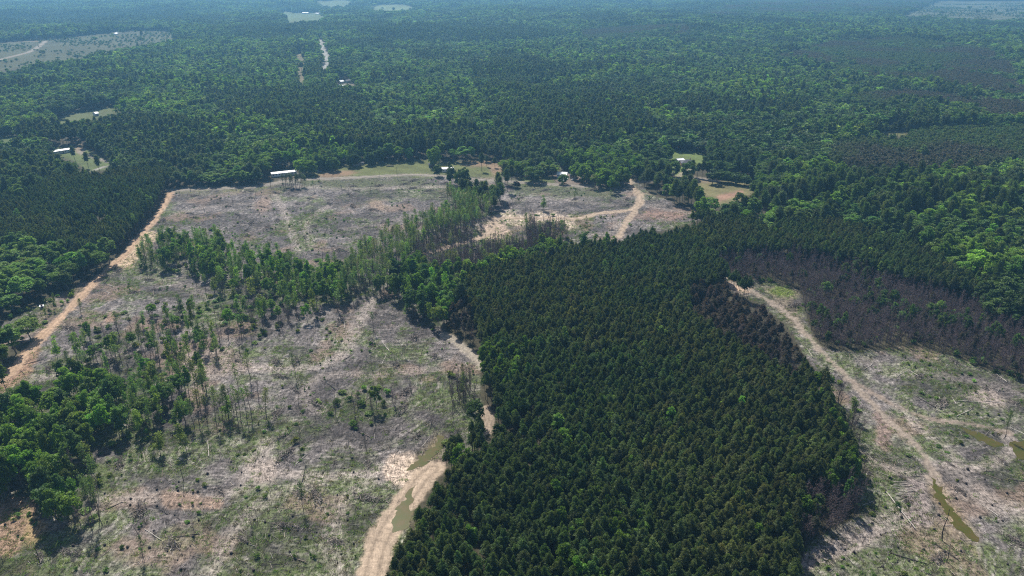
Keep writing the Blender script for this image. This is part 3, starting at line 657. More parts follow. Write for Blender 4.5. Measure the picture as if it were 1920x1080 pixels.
# the clear-cut's leftovers
pl(4.6, 120, 700, (ZST,), 'BL', 14, .17, tlist([BROADC[0], BROADC[1], BRIGHT], 30, 520), (.75, 1.0), (.5, .85))
pl(3.8, 120, 700, (ZST,), 'TP', 14, .2, tmix(PINE*1.6, BROADC[0]*1.1, 40, 521), (.75, 1.05)); pl(5, 120, 700, (ZST,), 'YB', 11, .5, tmix(BRIGHT, BROADC[1], 30, 522), (.8, 1.2))
pl(3.0, 120, 700, (ZTP,), 'TP', 15, .36, tmix(PINE*1.6, PINEG*1.5, 40, 523), (.8, 1.1)); pl(5, 120, 700, (ZTP,), 'BR', 11, .45, PURP, (.9, 1.3)); pl(9, 120, 700, (ZTP,), 'YB', 11, .3, BRIGHT, (.9, 1.3))
pl(4.6, 60, 700, (ZBLC,), 'BL', 14, .55, tlist([BROADC[2], BROADC[1], BRIGHT], 15, 525), (.7, 1.02), (.55, .9)); pl(6, 60, 700, (ZBLC,), 'YB', 11, .4, BRIGHT, (.9, 1.3))
pl(5.5, 120, 700, (ZSP,), 'YB', 10, .13, tlist([BROADC[1], BRIGHT, YG*.8], 20, 530), (.8, 1.5), (.8, 1.3)); pl(5, 120, 700, (ZSP,), 'TP', 13, .11, PINE*1.6, (.7, 1.0)); pl(5, 120, 700, (ZSP,), 'BR', 10, .26, PURP, (.7, 1.3))
pl(9, 120, 700, (ZSP,), 'BL', 9, .22, tlist([BROADC[1], BRIGHT], 20, 531), (.5, .75), (.4, .6))
pl(2.1, 120, 700, (ZTH,), 'BR', 12, lambda x, y, px, py: np.where((px > 770) & (py < 540), .95, .6), PURP*1.15, (1.0, 1.5), (.7, 1.0)); pl(3.2, 120, 700, (ZTH,), 'TP', 14, .22, PINEG*1.3, (.7, .95))
pl(5.5, 120, 700, (ZSC,), 'YB', 8, .35, tlist([BROADC[1]*.9, YG*.7], 20, 535), (.4, .8)); pl(4, 120, 700, (ZSC,), 'BR', 8, .2, PURP, (.4, .8))
# forests beyond: mixed wood near and far
def mixprob(lo, hi, seed, s=150): return lambda x, y, px, py: ss(lo, hi, fbm(x/s, y/s, seed, 3))
def farsp(zones, kind, h, prob, tint, sp, **k):
    for (a_, b_, m) in ((60, 1300, 1.), (1300, 2400, 1.22), (2400, 3800, 1.5), (3800, 6500, 2.0)):
        hs = k.get('hs', (.8, 1.1)); ws = k.get('ws', (.8, 1.15)); q = {**k, 'hs': tuple(v*(1+.08*(m-1)) for v in hs), 'ws': tuple(v*m for v in ws)}
        pl(sp*m, a_, b_, zones, kind, h, prob, tint, **q)
farsp((ZF,), 'BL', 15, mixprob(.30, .42, 540), tlist([BROADC[2]*.8, BROADC[2], BROADC[0], BROADC[0], BROADC[1], BRIGHT*.8], 90, 541), 7.6, hs=(.7, 1.15), ws=(.8, 1.5))
farsp((ZF,), 'MP', 18, lambda x, y, px, py: .95-.9*ss(.30, .44, fbm(x/150, y/150, 540, 3)), tlist([DARK, DARK, PINE], 100, 543), 6.1, hs=(.7, 1.05), ws=(.85, 1.3))
farsp((ZMP,), 'MP', 18, .68, tlist([DARK, DARK*.9, PINE], 60, 544), 5.6, hs=(.75, 1.05), ws=(.8, 1.25)); farsp((ZMP,), 'BL', 15, .34, tlist([BROADC[0], BROADC[1]], 60, 545), 8.5)
farsp((ZDB,), 'BL', 14, .9, tlist([BROADC[2], BROADC[0], BROADC[1], BRIGHT*.9], 45, 546), 7.2, hs=(.7, 1.15), ws=(.8, 1.4)); farsp((ZDB,), 'MP', 18, .22, tlist([DARK, PINE], 60, 547), 8.5)
farsp((ZFP,), 'PP', 12, .95, tmix(PINE*.95, np.array([.078, .074, .058]), 110, 548), 4.4, hs=(.8, .95), ws=(.95, 1.1)); farsp((ZFP,), 'BL', 14, mixprob(.6, .7, 549, 60), BROADC[2], 9)
p_ = grid(700, 4200, 13.); px_, py_ = proj(p_[:, 0], p_[:, 1], hgt(p_[:, 0], p_[:, 1])); FF = np.zeros((NY, NX), bool)
for P, c, k in FIELDS:
    if c in ((.105,.112,.055), (.14,.155,.09)): paint(FF, P, True)
o_ = look(FF, px_, py_) & (rng.random(len(p_)) < .75*ss(.35, .6, fbm(p_[:, 0]/90, p_[:, 1]/90, 951, 3))); p_ = p_[o_]
add('BU', p_, rng.uniform(1.2, 3.2, len(p_)), rng.uniform(1.5, 3.2, len(p_)), np.repeat(BROADC[0][None]*.8, len(p_), 0), np.full(len(p_), ZC))
# bushes and a few lone poles
def clearprob(p_, seed, lo, hi, s=18): return lambda x, y, px, py: p_*ss(lo, hi, fbm(x/s, y/s, seed, 3))
pl(4, 120, 640, (ZC,), 'BU', 1, clearprob(.3, 560, .5, .7), tlist([BROADC[1], BROADC[0], YG*.75], 15, 561), (.3, 1.0)); pl(3.2, 120, 640, (ZSP, ZST, ZSC, ZTH), 'BU', 1, .16, tlist([BROADC[1], BROADC[0], YG*.75], 15, 562), (.6, 1.9))
pl(4.2, 120, 640, (ZBR,), 'BU', 1, .3, BROADC[0], (.8, 1.8))
pl(17, 120, 640, (ZC,), 'SN', 1, .12, DARK, (.35, .8)); pl(15, 120, 640, (ZC,), 'BR', 1, clearprob(.8, 565, .52, .7, 30), PURP, (.3, .7)); pl(22, 150, 640, (ZC,), 'TP', 1, .10, PINE*1.3, (.5, .85))
def lone(kind, pts, hs, ws, tint):
    q = np.array([at(*p)[:2] for p in pts]); n = len(q); add(kind, q, np.full(n, hs)*rng.uniform(.92, 1.08, n), np.full(n, ws)*rng.uniform(.9, 1.1, n), np.repeat(np.asarray(tint)[None], n, 0)*np.exp(rng.normal(0, .1, (n, 1))), np.full(n, ZC))
lone('TP', [(x_, 349+(x_*7) % 5) for x_ in (532,536,540,544,547,551,554,558,561,565,568,571,574,548,556)], .68, 1.0, DARK)
lone('GT', [(1055, 345)], .75, .75, BROADC[0]); lone('GT', [(1000,341)], 1.25, 1.65, BROADC[0]*.85); lone('GT', [(815,314)], 1.6, 1.05, BRIGHT); lone('GT', [(821,331)], 1.0, .75, BROADC[2]*.8)
lone('GT', [(568,327),(584,328)], 1.25, 1.15, BRIGHT*.9); lone('GT', [(600,318),(625,320),(613,315)], 1.15, 1.0, BROADC[0]); lone('GT', [(660,313),(668,312),(694,309),(712,306)], 1.15, .95, BROADC[2]*.85)
lone('GT', [(846,346),(862,352),(872,352)], 1.4, .8, BROADC[2]*.8); lone('GT', [(1200,335),(1225,330),(1245,332),(1262,331),(1290,336),(1238,312),(1160,330),(1188,322),(1140,345),(1120,335)], 1.3, 1.05, BROADC[0])
lone('GT', [(1060,318),(1085,320),(1110,318),(1105,335),(1172,300),(1215,300),(1250,300),(1080,335),(1095,342),(1150,350),(1168,345),(1130,350),(1070,312),(1140,300),(1195,318)], 1.3, 1.1, BRIGHT*.85)
lone('MP', [(1298,331),(1307,333),(1316,334),(1325,335),(1340,338)], .7, .9, DARK); lone('GT', [(1352,342),(1365,343),(1380,346),(1395,348)], .9, 1.0, BROADC[2])
lone('MP', [(166,315),(188,325),(142,305)], .75, .9, DARK); lone('SN', [(1767,1012)], 1.05, 1., DARK); lone('TP', [(176,982),(186,968),(192,985)], .95, .9, PINE*1.3)
lone('SN', [(356,355),(605,490),(330,640-8)], .8, .8, DARK); lone('YB', [(492,612),(1020,395),(145,745)], 1.2, 1.25, BRIGHT)
lone('BL', [(135,755),(60,775),(30,800)], .9, .9, BRIGHT); lone('MP', [(843,322),(912,312),(928,314)], .5, .6, DARK)
lone('GT', [(968,352)], .45, .6, np.array([.07, .045, .045])); lone('YB', [(305,740),(290,720),(350,845),(300,850),(135,905),(165,880)], 1., 1.2, YG)
_e = [(1545,800),(1556,822),(1566,840),(1572,862),(1580,884),(1588,900),(1592,915),(1562,920),(1545,935),(1480,940),(1440,960),(1420,1040),(1500,990),(1535,770),(1525,745)]
lone('BL', _e, .85, .55, BRIGHT*.75)
lone('BL', [(915,690),(925,705),(938,720),(948,735),(952,760),(930,745),(912,720),(905,700),(940,690),(962,742),(970,715),(960,700),(868,890),(858,900),(1380,980)], .85, .6, BRIGHT*.85)
# labels by neighbourhood
ZL = {
 ('PP', ZPL): ('dark green plantation pine packed in the dense planted block', 'plantation pines packed in the planted block'),
 ('PP', ZPD): ('thin purplish pine in the faded patch of the planted block', 'faded purplish pines in the planted block'),
 ('PP', ZBR): ('stunted dull pine inside the brown leafless thicket', 'dull pines in the brown thicket'),
 ('PP', ZFP): ('small pine in a distant even plantation', 'pines of the distant plantations'),
 ('BL', ZPL): ('green broadleaf tree poking up among dark plantation pines', 'broadleaf trees among the plantation pines'),
 ('BL', ZBR): ('small leafy tree standing in the brown leafless thicket', 'leafy trees in the brown thicket'),
 ('BL', ZST): ('leafy broadleaf tree in the strip left across the logged ground', 'broadleaf trees of the uncut strip'),
 ('BL', ZBLC): ('rounded broadleaf tree in a leafy clump beside the logged ground', 'broadleaf trees in the leafy clumps'),
 ('BL', ZSP): ('small spreading leafy tree left among sparse saplings', 'small leafy trees among the saplings'),
 ('BL', ZMP): ('leafy broadleaf tree among tall dark pines', 'broadleaf trees among tall dark pines'),
 ('BL', ZDB): ('bright broadleaf tree in a fresh green part of the wood', 'broadleaf trees in the bright wood'),
 ('BL', ZF): ('broadleaf tree with full rounded crown in the mixed wood', 'broadleaf trees of the mixed wood'),
 ('GT', ZC): ('round garden tree with full crown near the houses and the road', 'garden trees near the houses'),
 ('BL', ZC): ('garden broadleaf tree standing near the houses and the road', 'broadleaf trees near the houses'),
 ('MP', ZMP): ('tall dark pine in a grove of mature pines', 'tall dark pines in the groves'),
 ('MP', ZF): ('dark pine standing in the mixed wood', 'dark pines of the mixed wood'),
 ('MP', ZC): ('single dark pine on open grass near a house', 'lone pines near the houses'),
 ('TP', ZTP): ('slim bare trunked pine in a thinned row on the logged ground', 'slim pines in the thinned rows'),
 ('TP', ZST): ('slim pine in the uncut strip across the logged ground', 'slim pines of the uncut strip'),
 ('TP', ZSP): ('slim pine left among sparse saplings', 'slim pines among the saplings'),
 ('TP', ZTH): ('slim pine in a dense clump of leafless stems', 'slim pines in the leafless clumps'),
 ('TP', ZC): ('lone slim pine left standing on open logged ground', 'lone slim pines on the logged ground'),
 ('BR', ZBR): ('leafless brown tree in the purple brown thicket', 'leafless trees of the brown thicket'),
 ('BR', ZPD): ('leafless tree in the faded patch of the planted block', 'leafless trees in the faded patch'),
 ('BR', ZTP): ('leafless tree between slim pines of a thinned row', 'leafless trees in the thinned rows'),
 ('BR', ZSP): ('leafless young tree among sparse saplings', 'leafless trees among the saplings'),
 ('BR', ZTH): ('leafless stem in a small dense clump on logged ground', 'leafless stems of the small clumps'),
 ('BR', ZSC): ('leafless shrubby tree in the scrub beside the dirt road', 'leafless trees in the scrub'),
 ('BR', ZC): ('small leafless tree alone on open logged ground', 'lone leafless trees on the logged ground'),
 ('YB', ZST): ('slender leafy young tree in the uncut strip', 'young trees of the uncut strip'),
 ('YB', ZTP): ('slender leafy young tree between bare trunked pines', 'young trees between the thinned pines'),
 ('YB', ZBLC): ('slender bright young tree in a leafy clump', 'young trees in the leafy clumps'),
 ('YB', ZSP): ('slender bright sapling standing loosely on logged ground', 'saplings on the logged ground'),
 ('YB', ZSC): ('thin leafy sapling in the scrub beside the dirt road', 'saplings in the roadside scrub'),
 ('YB', ZC): ('lone bright leafy sapling on open logged ground', 'lone saplings on the logged ground'),
 ('SN', ZC): ('dark dead pole of a tree left standing on logged ground', 'dead poles on the logged ground'),
}
NAME = {'GT': 'garden_tree', 'PP': 'plantation_pine', 'MP': 'pine_tree', 'BL': 'broadleaf_tree', 'TP': 'slim_pine', 'BR': 'leafless_tree', 'YB': 'young_tree', 'SN': 'dead_tree', 'BU': 'bush'}
CAT = {'GT': 'tree', 'PP': 'pine tree', 'MP': 'pine tree', 'BL': 'tree', 'TP': 'pine tree', 'BR': 'bare tree', 'YB': 'young tree', 'SN': 'dead tree', 'BU': 'bush'}
MASS = {'GT': ('garden_trees', 'remaining garden trees', 'trees'), 'PP': ('pine_plantation', 'mass of small dark pines filling the planted blocks', 'forest'), 'MP': ('pine_forest', 'mass of dark pines through the distant woods', 'forest'), 'BL': ('broadleaf_forest', 'mass of broadleaf trees covering the land to the horizon', 'forest'),
        'TP': ('pine_stand', 'remaining slim pines of the thinned rows', 'trees'), 'BR': ('thicket', 'purple brown mass of leafless stems at right', 'thicket'), 'YB': ('saplings', 'remaining saplings over the logged ground', 'saplings'), 'SN': ('dead_trees', 'remaining dead poles', 'trees'), 'BU': ('undergrowth', 'low green bushes scattered over the logged ground', 'bushes')}
LIM = {'GT': 300, 'BU': 290, 'SN': 290, 'PP': 300, 'MP': 300, 'BL': 300, 'TP': 300, 'BR': 300, 'YB': 300}
for kind, lst in P_all.items():
    xy = np.concatenate([l[0] for l in lst]); hs = np.concatenate([l[1] for l in lst]); ws = np.concatenate([l[2] for l in lst]); tt = np.concatenate([l[3] for l in lst]); zn = np.concatenate([l[4] for l in lst])
    keep = (xy[:, 1] > 100); xy, hs, ws, tt, zn = xy[keep], hs[keep], ws[keep], tt[keep], zn[keep]
    n = len(xy); z = gh(xy[:, 0], xy[:, 1]) - .05; rot = np.stack([rng.normal(0, .025, n), rng.normal(0, .025, n), rng.uniform(0, 6.283, n)], 1)
    h = HT[kind]*hs; px, py = proj(xy[:, 0], xy[:, 1], z+h*.6); dist = np.sqrt(xy[:, 0]**2+xy[:, 1]**2+(H-z)**2)
    vis = (px > 6) & (px < 1914) & (py > 6) & (py < 1074); key = np.where(vis, dist/(hs*ws**.5), 1e9)
    order = np.argsort(key, kind='stable'); cnt = min(LIM[kind], int(vis.sum())); ind = order[:cnt]
    nv = len(PROTO[kind]); pi = rng.integers(0, nv, n); groups = {}
    for i in ind:
        tm, cm, jm = PROTO[kind][pi[i]]
        if kind == 'BU':
            root = link(NAME[kind], cm); root['tint'] = [float(v) for v in tt[i]]
        elif kind in ('BR', 'SN'):
            root = link(NAME[kind], tm)
        else:
            root = link(NAME[kind], None); root.empty_display_size = .5
            link('trunk', tm, root); c_ = link('crown', cm, root); c_['tint'] = [float(v) for v in tt[i]]
        root.location = (xy[i, 0], xy[i, 1], z[i]); root.rotation_euler = rot[i]; root.scale = (ws[i], ws[i], hs[i])
        if kind == 'BU': lab, gr = {ZSC: ('low green bush in the scrub beside the dirt road', 'bushes in the roadside scrub'), ZBR: ('low green bush under the brown thicket', 'bushes under the brown thicket'), ZC: ('low green bush growing on open logged ground', 'bushes on the logged ground')}.get(zn[i], ('low green bush at the foot of young trees', 'bushes under the young trees'))
        else: lab, gr = ZL.get((kind, zn[i]), ('%s standing at the edge of the logged ground' % NAME[kind].replace('_', ' '), NAME[kind].replace('_', ' ')+'s at the edge'))
        tag(root, lab, CAT[kind], gr); groups.setdefault(lab, []).append((px[i], py[i], h[i], root, tt[i]))
    for lab, mem in groups.items():            # the ones at the ends of a group can be told apart by their place
        if len(mem) < 8: 
            mem.sort(key=lambda m: m[0])
            if len(mem) > 1:
                for k_, m in enumerate(mem):
                    m[3]['label'] = ('leftmost ' if k_ == 0 else 'rightmost ' if k_ == len(mem)-1 else ['second', 'third', 'fourth', 'fifth', 'sixth', 'seventh'][k_-1]+' from the left, a ')+lab
            continue
        used = set()
        for word, key_ in (('leftmost ', lambda m: m[0]), ('rightmost ', lambda m: -m[0]), ('nearest ', lambda m: -m[1]), ('farthest ', lambda m: m[1])):
            m = min((q for q in mem if id(q[3]) not in used), key=key_); used.add(id(m[3])); m[3]['label'] = word+lab
    rest = np.setdiff1d(np.arange(n), ind)
    print('PLANT', kind, n, 'individuals', cnt)
    if not len(rest): continue
    far = dist[rest] > 720; fk = kind+'f'
    nm, lab, cat = MASS[kind]
    S = np.stack([ws, ws, hs], 1); Pn = np.stack([xy[:, 0], xy[:, 1], z], 1)
    if fk in PROTO:                            # one object; the far ones use the coarse variants
        c = COL[kind]
        if len(c.objects) == nv:
            for i, (a_, b_, jm) in enumerate(PROTO[fk]):
                c.objects.link(bpy.data.objects.new('variant_%s_far_%02d' % (kind, i), jm))
        # collection children are picked in alphabetical order: numbered variants, then 'far'
        pi[rest] = np.where(far, nv+rng.integers(0, len(PROTO[fk]), len(rest)), pi[rest])
    scatter(nm, kind, Pn[rest], rot[rest], S[rest], tt[rest], pi[rest], lab, cat)
# weeds in the logged ground
p = grid(120, 520, 1.55); px, py = proj(p[:, 0], p[:, 1], hgt(p[:, 0], p[:, 1])); ok = (look(CLR, px, py) > .5) & (px > -150) & (px < 2070)
gmask = fbm(p[:, 0]/38, p[:, 1]/38, 21, 4)*.55+fbm(p[:, 0]/9, p[:, 1]/9, 31, 4)*.45+np.where(px > 1330, .06, 0)
ok &= rng.random(len(p)) < (.06+.6*ss(.47, .6, gmask))*np.where(look(PUD, px, py) > .5, 0, 1)
for n_, s_, rc in roads: ok &= s_.d(p[:, 0], p[:, 1], 12) > s_.w*.5+.4
p = p[ok]; n = len(p)
scatter('weeds', 'WD', np.stack([p[:, 0], p[:, 1], gh(p[:, 0], p[:, 1])], 1), np.stack([np.zeros(n)]*2+[rng.uniform(0, 6.28, n)], 1), rng.uniform(.6, 1.7, (n, 1))*np.ones((1, 3)),
        np.array([BROADC[0]*1.3, YG*.8, np.array([.12, .11, .06]), BROADC[1]])[rng.integers(0, 4, n)]*np.exp(rng.normal(0, .15, (n, 1))), rng.integers(0, 4, n), 'low weeds and regrowth over the logged ground', 'weeds')
# ------------------------------------------------------------------ logging debris (uncountable sticks) and counted logs, stumps
WOODC = np.array([[.45, .41, .37], [.30, .26, .23], [.16, .14, .125], [.06, .052, .05], [.52, .45, .36], [.24, .19, .17]])
p = grid(120, 700, 1.75); px, py = proj(p[:, 0], p[:, 1], hgt(p[:, 0], p[:, 1])); ok = (look(CLR, px, py) > .5) & (px > -150) & (px < 2070) & (look(PUD, px, py) < .5)
ok &= rng.random(len(p)) < .35+.9*ss(.5, .68, fbm(p[:, 0]/16, p[:, 1]/16, 600, 3))
for n_, s_, rc in roads: ok &= s_.d(p[:, 0], p[:, 1], 12) > s_.w*.5
p = p[ok]; n = len(p); print('STICKS', n)
ang = fbm(p[:, 0]/90, p[:, 1]/90, 71, 2)*5+rng.normal(0, .75, n); Ls = rng.gamma(2.2, .55, n)+.5; rad = rng.uniform(.025, .075, n)*(1+Ls*.12)
d = np.stack([np.cos(ang), np.sin(ang), rng.normal(0, .10, n)], 1)*Ls[:, None]*.5; base = np.stack([p[:, 0], p[:, 1], gh(p[:, 0], p[:, 1])+rad+.06], 1)
s_ = np.stack([-np.sin(ang), np.cos(ang), np.zeros(n)], 1)*rad[:, None]; up = np.zeros((n, 3)); up[:, 2] = rad*1.3
V = np.stack([base-d-s_, base-d+s_, base-d+up, base+d-s_*.6, base+d+s_*.6, base+d+up*.6], 1).reshape(-1, 3)
q = np.array([[0, 2, 5, 3], [2, 1, 4, 5], [1, 0, 3, 4]]); Q = (np.arange(n)[:, None, None]*6+q[None]).reshape(-1, 4)
wc = WOODC[rng.choice(6, n, p=[.2, .22, .2, .2, .05, .13])]*np.exp(rng.normal(0, .18, (n, 1))); wc = np.repeat(np.concatenate([wc, np.ones((n, 1))], 1), 6, 0)
o = link('logging_debris', mesh_np('logging_debris', V, Q, [M_debris], {'lc': ('FLOAT_COLOR', wc)})); o['kind'] = 'stuff'
o['label'] = 'sticks and slash littering the logged ground'; o['category'] = 'debris'
def logmesh(Ln, r0, r1, col, seed, stubs=3):
    r = rg_(seed); pts = np.stack([np.linspace(-Ln/2, Ln/2, 6), np.cumsum(r.normal(0, .06, 6)), np.full(6, r0*.9)+r.normal(0, .03, 6)], 1)
    rr = np.linspace(r0, r1, 6); parts = [tube(pts, rr, 6), tube([pts[0], pts[0]+[.01, 0, 0]], [r0, .01], 6), tube([pts[-1]-[.01, 0, 0], pts[-1]], [.01, r1], 6)]
    for j in range(stubs):
        t = r.uniform(.3, .95); b = pts[0]*(1-t)+pts[-1]*t; parts.append(tube([b, b+np.array([r.uniform(.2, .7), r.normal(0, .6), abs(r.normal(.3, .3))])], [r1*.6, r1*.3], 4))
    V, Q = join(parts); c = np.repeat(np.array([[*col, 1]]), len(V), 0)*np.exp(r.normal(0, .1, (len(V), 1))); c[:, 3] = 1
    return mesh_np('log', V, Q, [M_debris], {'lc': ('FLOAT_COLOR', c)}, smooth=True)
LG = {'pale': [logmesh(7+k, .15, .08, (.46, .42, .37), 700+k) for k in range(3)], 'dark': [logmesh(6.5+k*1.5, .16, .07, (.05, .045, .04), 710+k, 5) for k in range(3)], 'brown': [logmesh(6+k, .15, .08, (.2, .16, .13), 720+k) for k in range(3)]}
def put(name, me, x, y, rz, sc_=1, lab='', cat='', grp=None, dz=0, rx=0, ry=0):
    o = link(name, me, None, (x, y, float(gh(x, y)[0])+dz)); o.rotation_euler = (rx, ry, rz); o.scale = (sc_,)*3; tag(o, lab, cat, grp); return o
p = grid(125, 640, 9.5); px, py = proj(p[:, 0], p[:, 1], hgt(p[:, 0], p[:, 1])); ok = (look(Z, px, py) == ZC) & (px > 10) & (px < 1910) & (py < 1070) & ~look(ND, px, py)
for n_, s_, rc in roads: ok &= s_.d(p[:, 0], p[:, 1], 12) > s_.w*.5+2
p = p[ok]; rng.shuffle(p); p = p[:280]; LGP = []
for x, y in p:
    k = rng.choice(['pale', 'dark', 'brown'], p=[.35, .4, .25]); a = float(fbm(np.array([x/90]), np.array([y/90]), 71, 2)[0]*5+rng.normal(0, .7))
    put('fallen_log', LG[k][rng.integers(3)], x, y, a, rng.uniform(.6, 1.15), {'pale': 'pale bleached log lying on logged ground', 'dark': 'dark log lying among slash on logged ground', 'brown': 'brown log lying among slash on logged ground'}[k], 'log', {'pale': 'pale logs on the logged ground', 'dark': 'dark logs on the logged ground', 'brown': 'brown logs on the logged ground'}[k])
A = at(1662, 925); B = at(1717, 993); me = logmesh(float(np.hypot(*(B-A)[:2])), .24, .14, (.42, .38, .35), 777, 2)
put('fallen_log', me, (A[0]+B[0])/2, (A[1]+B[1])/2, math.atan2(B[1]-A[1], B[0]-A[0]), 1, 'longest pale log lying alone left of the olive puddle at lower right', 'log', dz=.1)
A = at(1665, 1036); B = at(1745, 1060); me = logmesh(float(np.hypot(*(B-A)[:2])), .2, .1, (.06, .05, .05), 778, 4)
put('fallen_log', me, (A[0]+B[0])/2, (A[1]+B[1])/2, math.atan2(B[1]-A[1], B[0]-A[0]), 1, 'long dark log near the bottom edge below the dead pole', 'log', dz=.1)
for j in range(9):
    q = at(1697+rng.uniform(-8, 8), 905+j*3.2); put('stacked_log', LG['pale'][j % 3], q[0], q[1], rng.normal(.05, .12), .8, 'pale log in the loose heap beside the right hand track', 'log', 'logs of the loose pale heap', dz=.15)
for j in range(6):
    q = at(1489+rng.uniform(-1, 1), 568+j*3.0); put('stacked_log', LG['dark'][j % 3], q[0], q[1], rng.normal(0, .05), .75, 'dark log stacked on the bare landing beside the brown thicket', 'log', 'logs stacked on the landing', dz=.1+.05*(j % 2))
PILES = []
for k in range(4):
    r = rg_(800+k); V = []; C_ = []; parts = []
    for j in range(110):
        c = np.array([r.normal(0, 2.4), r.normal(0, .8), 0]); c[2] = max(.08, 1.1*math.exp(-(c[0]/3)**2-(c[1]/1.1)**2)*r.uniform(.2, 1)); a = r.normal(0, .8); l = r.uniform(.6, 2.2); e = np.array([math.cos(a), math.sin(a), r.normal(0, .3)])*l
        rr = r.uniform(.03, .11); tv, tq = tube([c-e*.5, c+e*.5], [rr, rr*.6], 4); parts.append((tv, tq)); C_.append(np.repeat(np.array([[*(WOODC[r.choice([1, 2, 2, 3, 3, 0, 5])]*r.uniform(.7, 1.2)), 1]]), len(tv), 0))
    V, Q = join(parts); PILES.append(mesh_np('brush_pile', V, Q, [M_debris], {'lc': ('FLOAT_COLOR', np.concatenate(C_))}))
p = grid(160, 620, 19); px, py = proj(p[:, 0], p[:, 1], hgt(p[:, 0], p[:, 1])); ok = (look(Z, px, py) == ZC) & (px > 10) & (px < 1910) & (py < 1070) & ~look(ND, px, py) & (rng.random(len(p)) < .75)
for n_, s_, rc in roads: ok &= s_.d(p[:, 0], p[:, 1], 12) > s_.w*.5+4
for x, y in p[ok][:240]:
    put('brush_pile', PILES[rng.integers(4)], x, y, float(fbm(np.array([x/90]), np.array([y/90]), 71, 2)[0]*5+rng.normal(0, .3)), rng.uniform(.6, 1.5), 'tangled dark pile of branches lying on the logged ground', 'brush pile', 'brush piles on the logged ground')
r = rg_(790); stv, stq = join([tube([(0, 0, -.2), (0, 0, .38), (.0, 0, .385)], [.30, .24, .01], 8)]+[tube([(0, 0, .1), (math.cos(a)*.55, math.sin(a)*.55, -.1)], [.1, .04], 4) for a in (0, 1.4, 2.9, 4.4)])
STM = mesh_np('stump', stv, stq, [M_char], smooth=False)
p = grid(150, 330, 6.5); px, py = proj(p[:, 0], p[:, 1], 0); ok = (look(Z, px, py) == ZC) & (px > 10) & (px < 1910) & (py < 1070) & ~look(ND, px, py) & (rng.random(len(p)) < .5); p = p[ok][:110]
for n_, s_, rc in roads: p = p[s_.d(p[:, 0], p[:, 1], 12) > s_.w*.5+1]
for x, y in p: put('tree_stump', STM, x, y, rng.uniform(0, 6), rng.uniform(.8, 1.7), 'small dark stump dotting the logged ground', 'stump', 'stumps on the logged ground')
# ------------------------------------------------------------------ buildings
M_white = plain('white_siding', (.72, .72, .70), .6, .06); M_metalroof = plain('white_metal_roof', (.80, .82, .85), .45, .06, 3, 0, .5); M_shingle = plain('grey_shingle', (.10, .105, .12), .9, .25, 3)
M_tan = plain('tan_siding', (.42, .36, .28), .8, .1); M_glass = plain('window_glass', (.03, .035, .045), .15, .1, 1, 0, .6); M_frame = plain('window_frame', (.7, .7, .68), .6, .05); M_door = plain('door_paint', (.20, .08, .06), .6, .1)
M_brick = plain('red_brick', (.30, .13, .09), .9, .25, 6); M_dark = plain('dark_wood', (.07, .055, .045), .9, .2); M_redroof = plain('rust_roof', (.30, .12, .08), .7, .3, 2); M_block = plain('grey_block', (.30, .29, .28), .9, .15)
def box(cx, cy, cz, sx, sy, sz):
    V = np.array([(cx+a*sx/2, cy+b*sy/2, cz+c*sz/2) for a in (-1, 1) for b in (-1, 1) for c in (-1, 1)]); Q = np.array([(0, 1, 3, 2), (4, 6, 7, 5), (0, 4, 5, 1), (2, 3, 7, 6), (0, 2, 6, 4), (1, 5, 7, 3)]); return V, Q
def pm(name, parts, mat, parent): 
    V, Q = join(parts); return link(name, mesh_np(name, V, Q, [mat]), parent)
